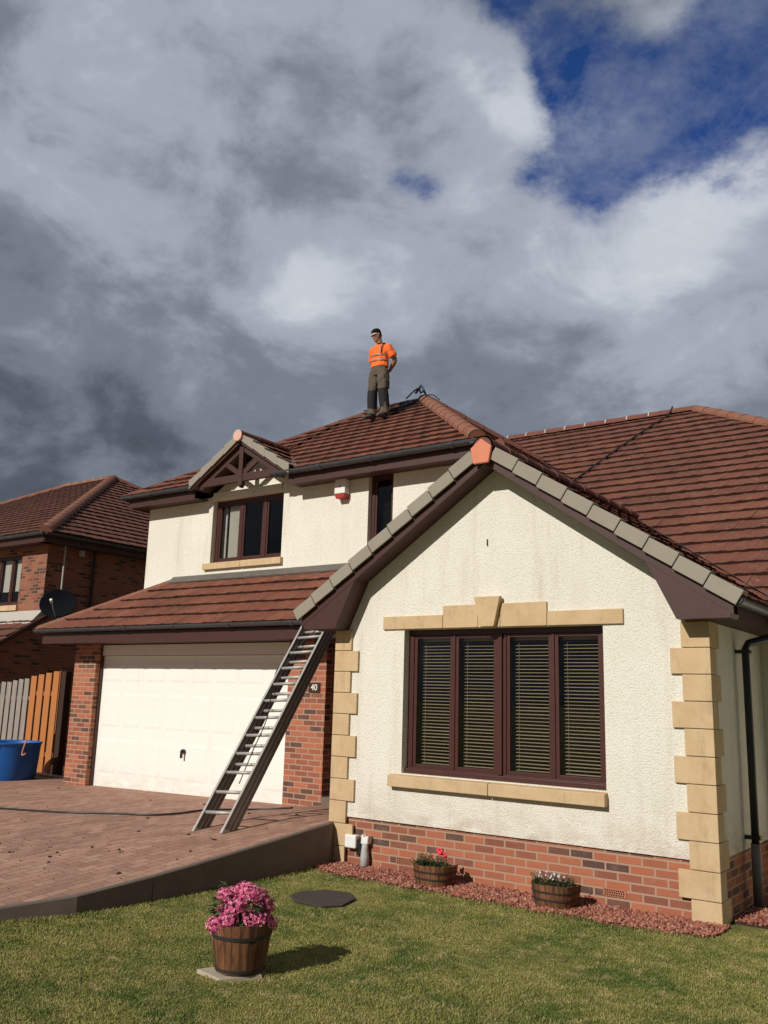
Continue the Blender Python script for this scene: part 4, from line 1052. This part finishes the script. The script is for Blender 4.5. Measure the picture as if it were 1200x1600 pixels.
# strap over the hip
MB().tube(curve_pts([on_plane(P_front, -9.05, 12.85, .07), on_plane(P_front, -8.72, 12.80, .07), (-8.47, 12.98, 7.22), (-8.36, 13.15, 7.15)]), .009, 6).build('lance_cord', 'blackp', wsh)

# ================================================================== PERSON
def remesh(o, vox=.012, smooth=4, folds=0):
    r = o.modifiers.new('remesh', 'REMESH'); r.mode = 'VOXEL'; r.voxel_size = vox; r.use_smooth_shade = True
    s = o.modifiers.new('smooth', 'SMOOTH'); s.factor = .5; s.iterations = smooth
    if folds:
        tx = D.textures.new('cloth_folds', 'CLOUDS'); tx.noise_scale = .11; tx.noise_depth = 2
        d = o.modifiers.new('folds', 'DISPLACE'); d.texture = tx; d.strength = folds; d.mid_level = .5; d.texture_coords = 'LOCAL'
PX, PY = -9.20, 12.38; rz = math.radians(-2)
# local frame: facing -Y, his left hand +X
foot = {s: None for s in (-1, 1)}
Rz = Matrix.Rotation(rz, 3, 'Z')
def roofz(lx_, ly_):
    v = Rz @ Vector((lx_, ly_, 0)); return hz(P_front, PX+v.x, PY+v.y)+.085
base_z = roofz(0, 0)
pe = empty('person', (PX, PY, base_z)); pe.rotation_euler = (0, 0, rz)
tag(pe, 'person in orange hi-vis shirt and khaki work trousers standing on the roof, hands behind back', 'person')
def pbuild(m, name, mat, parent=pe, **k):
    o = m.build(name, mat, None, **k); o.parent = parent; return o
fzL = roofz(.145, -.03)-base_z; fzR = roofz(-.145, .0)-base_z
hip = .90
def limb(m, pts, rs, n=14, sy=1.0):
    m.tube(pts, rs, n, True, sy)
tr = MB()
tr.loft([((0, .015, hip+.17), .155, .105), ((0, .01, hip+.08), .165, .118), ((0, .01, hip-.02), .175, .125), ((0, .01, hip-.10), .165, .115)])
for s, fz_, fy in ((1, fzL, -.03), (-1, fzR, .0)):
    fx = s*.145
    tr.tube([(s*.085, .01, hip+.0), (s*.10, .0, hip-.15), (s*.115, -.01, hip-.32), (s*.125, -.015, hip-.43), (s*.135, .0, hip-.55), (fx, .02, hip-.68), (fx, .02, .16+fz_), (fx, .01, .07+fz_)],
            [.104, .110, .096, .085, .086, .084, .086, .092], 16)
o = pbuild(tr, 'trousers', 'trouser'); remesh(o, .011, 3, .045)
kp = MB()
for s in (1, -1):
    kp.tube([(s*.120, -.022, hip-.375), (s*.129, -.012, hip-.48), (s*.138, .003, hip-.60), (s*.144, .018, hip-.70)], [.091, .095, .093, .090], 18, False)
pbuild(kp, 'knee_panels', 'kneepad', smooth=True)
pk_ = MB().box(.155, .212, -.06, .07, hip-.37, hip-.20); pbuild(pk_, 'leg_pocket', 'trouser', bevel=.02)
for s, fz_, fy in ((1, fzL, -.03), (-1, fzR, .0)):
    sh = MB(); fx = s*.145; tw = s*.10
    def q_(dx, dy): return (fx+dx+tw*(-dy)*.9, fy+dy, fz_)
    def rg(dy, rx, h0, h1): c = q_(0, dy); return ((c[0], c[1], fz_+(h0+h1)/2), rx, (h1-h0)/2, (1, 0, 0), (0, 0, 1))
    sh.loft([rg(.09, .030, 0, .07), rg(.06, .042, -.005, .10), rg(-.02, .046, -.01, .10), rg(-.10, .050, -.02, .06), rg(-.17, .046, -.03, .03), rg(-.205, .022, -.03, .005)])
    pbuild(sh, 'shoe', 'shoe', smooth=True)
# body: head, neck, arms and hands as one surface
bd = MB()
hc = Vector((-.035, -.055, 1.585))       # head tipped forward and turned to his right
hd = Vector((-.45, -1, -.50)).normalized()  # face direction
hx = hd.cross(Vector((0, 0, 1))).normalized(); hu = hx.cross(hd)
if hu.z < 0: hu = -hu
def hp(x_, y_, z_): return hc+hx*x_+hd*y_+hu*z_
rings = []
for z_, rx, ry, oy in ((-.115, .030, .035, .035), (-.10, .048, .055, .025), (-.06, .062, .076, .010), (-.02, .070, .086, .004), (.03, .074, .093, -.004), (.07, .072, .090, -.008), (.10, .056, .070, -.012), (.118, .028, .034, -.014)):
    rings.append((hp(0, oy, z_), rx, ry, hx, hd))
bd.loft(rings, 18)
bd.tube([(0, .02, 1.36), (-.005, .0, 1.44), hp(0, -.02, -.06)], [.062, .056, .056], 14)
bd.add([hp(-.012, .07, .0), hp(.012, .07, .0), hp(0, .085, .02), hp(0, .118, -.028), hp(-.018, .08, -.038), hp(.018, .08, -.038)], [(0, 2, 3), (2, 1, 3), (0, 3, 4), (1, 5, 3), (4, 3, 5), (0, 4, 5, 1), (0, 1, 2)])
for s in (-1, 1): bd.loft([(hp(s*.070, -.005, -.03), .006, .014, hx, hd), (hp(s*.077, -.010, .0), .008, .020, hx, hd), (hp(s*.078, -.014, .022), .006, .014, hx, hd)], 10)
bd.loft([((0, .02, 1.40), .10, .07), ((0, .02, 1.33), .17, .09), ((0, .02, 1.15), .145, .09), ((0, .01, 1.0), .14, .09)])
for s in (1, -1):
    S_ = Vector((s*.175, .03, 1.355)); El = Vector((s*.268, .135, 1.10)); Wr = Vector((s*.085, .205, .945 if s > 0 else .965))
    bd.tube([S_, S_.lerp(El, .5), El], [.055, .050, .042], 12)
    bd.tube([El, El.lerp(Wr, .35), Wr], [.043, .044, .028], 12)
    # hand with five separate fingers clasped behind the back
    palm = Wr+Vector((-s*.045, .01, -.03))
    bd.loft([(Wr, .022, .030, (0, 1, 0), (0, 0, 1)), (palm, .016, .042, (0, 1, 0), (0, 0, 1)), (palm+Vector((-s*.035, .0, -.015)), .014, .040, (0, 1, 0), (0, 0, 1))], 10)
    for fi in range(4):
        b0 = palm+Vector((-s*.035, .0, .018-.021*fi)); L_ = (.060, .070, .066, .050)[fi]
        bd.tube([b0, b0+Vector((-s*L_*.5, .010, -.010)), b0+Vector((-s*L_*.8, -.010, -.022)), b0+Vector((-s*L_*.7, -.026, -.034))], [.0095, .009, .008, .007], 8)
    bd.tube([Wr+Vector((-s*.02, .0, .02)), Wr+Vector((-s*.05, .012, .040)), Wr+Vector((-s*.078, .010, .036))], [.012, .011, .009], 8)
o = pbuild(bd, 'body', 'skin'); remesh(o, .0075, 2)
# shirt
st_ = MB()
st_.loft([((0, .012, .965), .185, .128), ((0, .012, 1.02), .180, .125), ((0, .015, 1.12), .175, .122), ((0, .018, 1.25), .190, .125), ((0, .02, 1.34), .185, .115), ((0, .02, 1.385), .145, .095), ((0, .015, 1.42), .078, .074)], 22)
for s in (1, -1):
    S_ = Vector((s*.165, .025, 1.345)); El = Vector((s*.262, .115, 1.13))
    st_.tube([S_+Vector((-s*.03, 0, .0)), S_, S_.lerp(El, .5), S_.lerp(El, .86)], [.070, .080, .082, .084], 16)
o = pbuild(st_, 'shirt', 'orange'); remesh(o, .009, 3, .035)
cl = MB().tube([(.02+.075*math.cos(t), .01+.072*math.sin(t), 1.425+.012*math.sin(t)) for t in [2*PI*k/16 for k in range(17)]], .014, 8)
pbuild(cl, 'collar', 'kneepad', smooth=True)
def band(z, rx, ry, h=.030):
    m = MB(); K = 32; vs = []
    for zz, rr in ((z-h/2, 1), (z+h/2, 1)):
        for k in range(K): t = 2*PI*k/K; vs.append((math.cos(t)*rx*rr, .015+math.sin(t)*ry*rr, zz))
    m.add(vs, [(k, (k+1) % K, K+(k+1) % K, K+k) for k in range(K)]); return m
for z in (1.085, 1.185):
    pbuild(band(z, .190, .136), 'reflective_band', 'reflective', smooth=True)
for s in (1,):
    m = MB(); pts = [(s*.105, -.128, 1.21), (s*.110, -.118, 1.30), (s*.115, -.085, 1.385), (s*.115, -.01, 1.425), (s*.115, .07, 1.40)]
    vs = []
    for p in pts: vs += [(p[0]-.014, p[1]-.006, p[2]+.004), (p[0]+.014, p[1]-.004, p[2]+.002)]
    m.add(vs, [(2*i, 2*i+1, 2*i+3, 2*i+2) for i in range(len(pts)-1)]); pbuild(m, 'shoulder_tape', 'reflective', smooth=True)
ha = MB()
rings = []
for z_, rx, ry, oy in ((-.045, .050, .045, -.052), (-.01, .070, .070, -.030), (.03, .080, .086, -.018), (.07, .080, .098, -.010), (.105, .068, .086, -.010), (.132, .036, .046, -.012)):
    rings.append((hp(0, oy, z_), rx, ry, hx, hd))
ha.loft(rings, 18); o = pbuild(ha, 'hair', 'hair'); remesh(o, .009, 2)
gl = MB()
for s in (-1, 1): gl.loft([(hp(s*.033, .080, .004), .026, .012, hx, hd), (hp(s*.033, .088, .012), .028, .008, hx, hd), (hp(s*.033, .082, .026), .024, .010, hx, hd)], 12)
pbuild(gl, 'sunglasses', 'lens', smooth=True)
gt = MB().tube([hp(-.074, .0, .028), hp(-.062, .070, .030), hp(0, .100, .032), hp(.062, .070, .030), hp(.074, .0, .028)], .007, 8)
pbuild(gt, 'glasses_frame', 'shine', smooth=True)

# ================================================================== PLANTERS AND PLANTS
def leaf_mesh(m, c, d, up, L, w):
    d = Vector(d).normalized(); sd = d.cross(Vector(up)).normalized(); u = sd.cross(d)
    c = Vector(c); m.add([c, c+d*L*.35+sd*w-u*0.0+u*L*.05, c+d*L-u*L*.12, c+d*L*.35-sd*w+u*L*.05, c+d*L*.45-u*L*.02], [(0, 1, 4), (0, 4, 3), (4, 1, 2), (4, 2, 3)])
rp_ = empty('round_planter', (-4.34, 4.52, 0)); tag(rp_, 'tall round wooden stave planter on the lawn holding pink hydrangea', 'planter')
cx_, cy_ = -4.34, 4.53; hP = .315
m = MB(); NS = 22
for i in range(NS):
    t0 = 2*PI*(i+.02)/NS; t1 = 2*PI*(i+.98)/NS; vs = []
    dr_ = random.uniform(-.002, .002)
    for z_, r_ in ((.02, .158), (hP*.5, .180), (hP+random.uniform(-.003, .003), .200)):
        for rr in (r_+dr_, r_-.018):
            for t in (t0, t1): vs.append((cx_+math.cos(t)*rr, cy_+math.sin(t)*rr, z_))
    fs = []
    for j in (0, 4):
        fs += [(j, j+1, j+5, j+4), (j+2, j+6, j+7, j+3), (j, j+4, j+6, j+2), (j+1, j+3, j+7, j+5)]
    fs += [(8, 9, 11, 10), (0, 2, 3, 1)]; m.add(vs, fs)
m.build('staves', 'barrel', rp_)
def hoop(cx, cy, z, r, h=.020, K=36, a0=0, a1=2*PI):
    m = MB(); vs = []
    for k in range(K):
        t = 2*PI*k/K
        for rr, zz in ((r, z), (r+.003, z), (r+.003+.003, z+h), (r+.003, z+h)): vs.append((cx+math.cos(t)*rr, cy+math.sin(t)*rr, zz))
    m.add(vs, [(4*k+j, 4*k+(j+1) % 4, 4*((k+1) % K)+(j+1) % 4, 4*((k+1) % K)+j) for k in range(K) for j in range(4)]); return m
hoop(cx_, cy_, .225, .1915, .022).build('hoop', 'steel', rp_); hoop(cx_, cy_, .028, .1595, .020).build('hoop', 'steel', rp_)
MB().loft([((cx_, cy_, .02), .14, .14), ((cx_, cy_, .265), .172, .172)], 24).build('soil', 'soil', rp_)
tag(MB().prism([(-4.56, 4.36), (-4.30, 4.31), (-4.16, 4.55), (-4.42, 4.70)], 'z', -.02, .012).build('stone_slab', 'slab', None, bevel=.006), 'pale stone slab set in the lawn under the round planter', 'slab')
hy = empty('hydrangea', (cx_, cy_, .26)); tag(hy, 'bushy hydrangea with big pink flower heads growing in the round planter', 'plant')
def floret(m, c, n, r, K=4):
    n = Vector(n).normalized(); a = Vector((0, 0, 1)) if abs(n.z) < .9 else Vector((1, 0, 0)); x = n.cross(a).normalized(); y = n.cross(x); c = Vector(c); t0 = random.random()*PI
    for k in range(K):
        t = t0+2*PI*k/K; d = x*math.cos(t)+y*math.sin(t); e = x*math.cos(t+PI/2)+y*math.sin(t+PI/2)
        m.add([c, c+d*r*.6+e*r*.42+n*r*.15, c+d*r*1.05+n*r*.35*random.uniform(.2, 1), c+d*r*.6-e*r*.42+n*r*.15], [(0, 1, 2, 3)])
def head_mesh(r, nf):
    m = MB()
    for i in range(nf):
        z = 1-1.55*(i+.5)/nf; t = i*2.399963; s = math.sqrt(max(0, 1-z*z)); d = Vector((s*math.cos(t), s*math.sin(t), z))
        d = (d+Vector([random.uniform(-.25, .25) for _ in range(3)])).normalized()
        floret(m, d*r*random.uniform(.80, 1.05), (d+Vector([random.uniform(-.35, .35) for _ in range(3)])), r*.20)
    m.loft([((0, 0, -r*.5), r*.3, r*.3), ((0, 0, 0), r*.66, r*.66), ((0, 0, r*.55), r*.3, r*.3)], 10); return m
proto = head_mesh(.075, 110).build('flower_head', 'pink', None)
# camera-left is about (-0.8,-0.6); heads follow the photo's dome
RR = Vector((.809, .588, 0)); TT = Vector((.588, -.809, 0))   # image right, towards camera
heads = [(-.150, .10, .30, .98), (-.115, .02, .47, .85), (-.02, .10, .42, 1.05), (.0, .0, .500, .95), (.06, .05, .50, .9), (.12, .0, .44, .95), (.185, .04, .325, .72), (.07, .10, .36, .9),
         (-.06, -.08, .46, .9), (.08, -.10, .45, .9), (-.07, .14, .36, .9), (.12, .10, .35, .85), (-.11, -.03, .38, .95), (.15, -.05, .38, .8)]
fst = True
for a, b, z_, s_ in heads:
    if fst: o = proto; fst = False
    else: o = proto.copy(); COL.objects.link(o)
    p = RR*a+TT*b; o.parent = hy; o.matrix_parent_inverse = Matrix.Identity(4)
    o.location = (p.x, p.y, z_-.275); o.scale = (s_, s_, s_*.85); o.rotation_euler = (b*4+random.uniform(-.2, .2), a*4, random.uniform(0, 6))
lf = MB(); stems = MB()
for i in range(150):
    t = random.uniform(0, 2*PI); r_ = random.uniform(.03, .22); z_ = random.uniform(.27, .46)
    leaf_mesh(lf, (cx_+math.cos(t)*r_*.7, cy_+math.sin(t)*r_*.7, z_), (math.cos(t), math.sin(t), random.uniform(-.3, .7)), (0, 0, 1), random.uniform(.06, .11), random.uniform(.018, .032))
for (dx, dy, z_) in ((-.16, -.02, .43), (-.15, .03, .35), (-.17, .05, .38), (-.13, -.10, .50)):
    p = Vector((cx_, cy_, 0))+RR*dx+TT*dy
    for k in range(4): leaf_mesh(lf, (p.x, p.y, z_), (RR*-1+Vector((random.uniform(-.5, .5), random.uniform(-.5, .5), random.uniform(-.2, .6)))), (0, 0, 1), .07, .02)
for a, b, z_, s_ in heads:
    p = RR*a+TT*b; stems.tube([(cx_+p.x*.2, cy_+p.y*.2, .25), (cx_+p.x*.7, cy_+p.y*.7, z_-.08), (cx_+p.x, cy_+p.y, z_)], .004, 5)
lf.build('leaves', 'leaf', hy); stems.build('stems', 'twig', hy)
lf2 = None

def d_planter(cx, cy, label, w=.42, dep=.25, h=.185, rz=0.0):
    """half-barrel planter: flat back to the wall, bowed front"""
    e = empty('half_barrel_planter', (cx, cy, .02)); tag(e, label, 'planter', 'half barrel planters against the plinth')
    out = []
    n = 14
    for i in range(n+1):
        t = PI+PI*i/n; sx = math.copysign(abs(math.cos(t))**.75, math.cos(t)); sy = -abs(math.sin(t))**.75
        out.append((sx*w/2, sy*dep))
    out += [(w/2, .0)]
    out = [out[0]]+out[:-1]
    path = [(-w/2, .03)]+[(x, y) for x, y in out[1:]]+[(w/2, .03)]
    m = MB(); hp2 = MB()
    for (a, b) in zip(path, path[1:]+[path[0]]):
        L = math.dist(a, b)
        if L < .01: continue
        ns = max(1, round(L/.05))
        for k in range(ns):
            p = (a[0]+(b[0]-a[0])*(k+.03)/ns, a[1]+(b[1]-a[1])*(k+.03)/ns); q = (a[0]+(b[0]-a[0])*(k+.97)/ns, a[1]+(b[1]-a[1])*(k+.97)/ns)
            vs = []; hh = h+random.uniform(-.004, .004)
            for z_, sc in ((0, .86), (hh, 1.0)):
                for f_ in (1.0, .90):
                    for pt in (p, q): vs.append((cx+pt[0]*sc*f_, cy+(pt[1]+.06)*sc*f_-.06, .015+z_))
            m.add(vs, [(0, 1, 5, 4), (2, 6, 7, 3), (4, 5, 7, 6), (0, 4, 6, 2), (1, 3, 7, 5), (0, 2, 3, 1)])
    m.build('staves', 'barrel', e)
    for z_ in (.055, .118):
        sc = .86+.14*z_/h; vs = []; PP = path
        for pt in PP:
            for f_, zz in ((1.005, 0), (1.03, 0), (1.04, .016), (1.005, .016)): vs.append((cx+pt[0]*sc*f_, cy+(pt[1]+.06)*sc*f_-.06, .015+z_+zz))
        K = len(PP); MB().add(vs, [(4*k+j, 4*k+(j+1) % 4, 4*(k+1)+(j+1) % 4, 4*(k+1)+j) for k in range(K-1) for j in range(4)]).build('hoop', 'steel', e)
    MB().prism([(cx+x*.88, cy+y*.88) for x, y in path], 'z', .03, .015+h-.025).build('soil', 'soil', e)
    return e
def low_plant(cx, cy, label, seed, h=.13, w=.34, fl=None, nfl=0, n=560, name='bedding_plant'):
    random.seed(seed); e = empty(name, (cx, cy-.10, .17)); tag(e, label, 'plant', None)
    m = MB(); s = MB()
    for i in range(70):
        x0 = cx+random.uniform(-.5, .5)*w*.9; y0 = cy-.11+random.uniform(-.07, .07); z0 = .17; a = random.uniform(0, 2*PI); k = random.uniform(.02, .09); hh = h*random.uniform(.45, 1.05)
        tip = Vector((x0+math.cos(a)*k, y0+math.sin(a)*k, z0+hh)); s.tube([(x0, y0, z0-.02), ((x0+tip.x)/2, (y0+tip.y)/2, z0+hh*.6), tip], .0018, 4)
        for j in range(n//70+2):
            t = random.uniform(.15, 1); b = random.uniform(0, 2*PI); c = Vector((x0, y0, z0)).lerp(tip, t)
            leaf_mesh(m, c, (math.cos(b), math.sin(b), random.uniform(-.2, .6)), (0, 0, 1), random.uniform(.016, .036), random.uniform(.005, .010))
    m.build('leaves', 'leaf', e); s.build('stems', 'twig', e)
    if fl:
        for i in range(nfl):
            f = MB(); mt_, big, pos_ = fl
            if pos_: c = Vector(pos_[i % len(pos_)])
            else: c = Vector((cx+random.uniform(-.5, .5)*w*.7, cy-.13+random.uniform(-.05, .05), .17+h*random.uniform(.6, 1.0)))
            for k in range(7 if big > .02 else 3):
                floret(f, c+Vector([random.uniform(-1, 1)*big*.6 for _ in range(3)]), (random.uniform(-.5, .5), -1, .5), big*.6, 5)
            f.build('flower', mt_, e)
    random.seed(seed+100)
d_planter(-4.87, 7.76, 'wooden half barrel planter nearer the waste pipe, holding red geraniums')
low_plant(-4.87, 7.76, 'green bedding plant with a red bloom in the left half barrel', 3, .12, .38, ('redpetal', .028, [(-4.76, 7.62, .315), (-4.73, 7.64, .30), (-4.80, 7.66, .325)]), 3)
d_planter(-3.60, 7.74, 'wooden half barrel planter near the right air brick, holding pale flowers')
low_plant(-3.60, 7.74, 'dry grey-green bedding plant with pale flowers in the right half barrel', 9, .12, .38, ('palepetal', .012, None), 16)
# manhole cover in the lawn
tag(MB().prism([(-5.58, 6.42), (-5.42, 6.29), (-5.10, 6.27), (-4.99, 6.43), (-5.06, 6.70), (-5.24, 6.86), (-5.48, 6.80), (-5.60, 6.60)], 'z', -.01, .010).build('inspection_cover', 'manhole', None, bevel=.006), 'dark flat inspection cover sunk in the lawn behind the pink flowers', 'cover')

# ================================================================== STUFF: gravel, grass, moss crumbs
def gravel():
    m = MB(); rnd = random.Random(5)
    def inside(x, y):
        if y < 7.995 and -6.30 < x < -2.2:
            lo = interp(x, [(-6.30, 7.60), (-6.1, 7.46), (-5.4, 7.45), (-4.6, 7.43), (-3.6, 7.40), (-2.9, 7.42), (-2.45, 7.47), (-2.2, 7.62)])
            return y > lo+.03*math.sin(x*9)+.02*math.sin(x*23)
        if -2.24 < x < -1.85 and 8.2 < y < 9.6: return rnd.random() < .75 and x < -1.98+.1*math.sin(y*7)
        return False
    n = 0
    base = [(1, 0, 0), (-1, 0, 0), (0, 1, 0), (0, -1, 0), (0, 0, 1), (0, 0, -1)]
    fo = [(0, 2, 4), (2, 1, 4), (1, 3, 4), (3, 0, 4), (2, 0, 5), (1, 2, 5), (3, 1, 5), (0, 3, 5)]
    while n < 9500:
        x = rnd.uniform(-6.32, -1.85); y = rnd.uniform(7.3, 9.6)
        if not inside(x, y): continue
        n += 1; r = rnd.uniform(.008, .019); M3 = Matrix.Rotation(rnd.uniform(0, 6), 3, 'Z') @ Matrix.Rotation(rnd.uniform(0, 6), 3, 'X')
        c = Vector((x, y, rnd.uniform(.004, .022)))
        m.add([c+M3 @ Vector((b[0]*r*rnd.uniform(.7, 1.3), b[1]*r*rnd.uniform(.7, 1.2), b[2]*r*rnd.uniform(.5, .9))) for b in base], fo)
    o = m.build('gravel', 'gravel'); tag(o, kind='stuff'); o['label'] = 'red gravel strip along the foot of the brick plinth'
    b = MB().prism([(-6.34, 7.62), (-6.1, 7.47), (-5.4, 7.46), (-4.6, 7.44), (-3.6, 7.41), (-2.9, 7.43), (-2.45, 7.48), (-2.2, 7.64), (-2.2, 8.02), (-6.34, 8.02)], 'z', -.05, .002)
    tag(b.build('gravel_bed', simple('gravel_bed_soil', (.14, .06, .045), .95, .4, 30, .6, 60)), kind='structure')
    b = MB().prism([(-2.27, 8.2), (-1.95, 8.2), (-1.92, 9.6), (-2.27, 9.6)], 'z', -.05, .0)
    tag(b.build('bare_soil', 'soil'), kind='structure')
gravel()

def grass():
    # blades with density following the distance; straight triangles bent once
    xs = []; n_total = 0
    def region(n, x0, x1, y0, y1):
        return np.stack([rng.uniform(x0, x1, n), rng.uniform(y0, y1, n)], 1)
    P = np.concatenate([region(190000, -6.9, -.6, 2.9, 5.6), region(130000, -6.6, -.2, 5.6, 7.7), region(26000, -2.3, -.3, 7.6, 9.8)])
    x, y = P[:, 0], P[:, 1]
    ed_x = np.interp(y, [e[1] for e in EDGE[::-1]], [e[0] for e in EDGE[::-1]])+.02
    keep = x > ed_x
    lo = np.interp(x, [-6.30, -6.1, -5.4, -4.6, -3.6, -2.9, -2.45, -2.2], [7.60, 7.46, 7.45, 7.43, 7.40, 7.42, 7.47, 7.62])+.03*np.sin(x*9)
    keep &= ~((y > lo) & (x < -2.2)); keep &= ~((x < -1.97+.06*np.sin(y*7)) & (y > 7.95))
    keep &= ~((x+4.33)**2+(y-4.52)**2 < .18**2)
    # inspection cover and slab
    keep &= ~((np.abs(x+5.28)/.34)**2.6+(np.abs(y-6.57)/.34)**2.6 < 1)
    keep &= ~((x > -4.60) & (x < -4.38) & (y > 4.34) & (y < 4.50))
    P = P[keep]; x, y = P[:, 0], P[:, 1]; n = len(x)
    near_edge = (x-ed_x[keep] < .10) | ((y > lo[keep]-.06) & (y < lo[keep]+.02)) | (np.abs(np.hypot(x+4.33, y-4.52)-.2) < .035)
    patch = np.sin(x*1.7+y*.6)*np.sin(y*2.1-x*.4)*.5+.5
    h = rng.uniform(.006, .0145, n)*(.75+.6*patch); h[near_edge] *= rng.uniform(1.2, 2.6, near_edge.sum())
    w = rng.uniform(.0016, .0032, n); a = rng.uniform(0, 2*PI, n); ln_ = rng.uniform(.2, 1.1, n)*h; b = rng.uniform(0, 2*PI, n)
    V = np.zeros((n, 5, 3)); ca, sa = np.cos(a)*w, np.sin(a)*w; lx_, ly_ = np.cos(b)*ln_, np.sin(b)*ln_
    z0 = -.010
    V[:, 0] = np.stack([x-ca, y-sa, np.full(n, z0)], 1); V[:, 1] = np.stack([x+ca, y+sa, np.full(n, z0)], 1)
    V[:, 2] = np.stack([x+ca*.8+lx_*.35, y+sa*.8+ly_*.35, z0+h*.6], 1); V[:, 3] = np.stack([x-ca*.8+lx_*.35, y-sa*.8+ly_*.35, z0+h*.6], 1)
    V[:, 4] = np.stack([x+lx_, y+ly_, z0+h], 1)
    me = D.meshes.new('grass'); me.vertices.add(n*5); me.vertices.foreach_set('co', V.reshape(-1))
    base = (np.arange(n)*5)[:, None]
    loops = (base+np.array([0, 1, 2, 3, 3, 2, 4])[None]).reshape(-1)
    me.loops.add(n*7); me.loops.foreach_set('vertex_index', loops.astype(np.int32))
    me.polygons.add(n*2); st = (np.arange(n)*7)[:, None]+np.array([0, 4])[None]
    me.polygons.foreach_set('loop_start', st.reshape(-1).astype(np.int32))
    me.update(calc_edges=True); me.validate()
    me.materials.append(M['blade']); o = D.objects.new('grass', me); COL.objects.link(o)
    tag(o, 'short mown lawn grass with yellowed patches', None, kind='stuff')
grass()
def crumbs():
    m = MB(); rnd = random.Random(21); n = 0
    base = [(1, 0, 0), (-1, 0, 0), (0, 1, 0), (0, -1, 0), (0, 0, 1), (0, 0, -1)]
    fo = [(0, 2, 4), (2, 1, 4), (1, 3, 4), (3, 0, 4), (2, 0, 5), (1, 2, 5), (3, 1, 5), (0, 3, 5)]
    while n < 420:
        x = rnd.gauss(-8.2, 1.3); y = rnd.gauss(5.6, 1.0)
        if rnd.random() < .3: x = rnd.uniform(-13, -6.5); y = rnd.uniform(4.3, 9)
        exr = interp(y, sorted([(e[1], e[0]) for e in EDGE]))
        if x > exr-.06 or y > 9.4: continue
        n += 1; r = .0035+.014*rnd.random()**5; c = Vector((x, y, drive_z(x, y)+r*.3))
        for k in range(3 if r > .012 else 1):
            c2 = c+Vector((rnd.uniform(-r, r)*1.2, rnd.uniform(-r, r)*1.2, 0)); M3 = Matrix.Rotation(rnd.uniform(0, 6), 3, 'Z')
            m.add([c2+M3 @ Vector((b[0]*r*rnd.uniform(.6, 1.5), b[1]*r*rnd.uniform(.6, 1.4), b[2]*r*.7)) for b in base], fo)
    tag(m.build('moss_crumbs', 'moss'), 'small dark crumbs of roof moss scattered over the driveway', None, kind='stuff')
crumbs()
for o in D.objects:
    if '_local' in o: del o['_local']
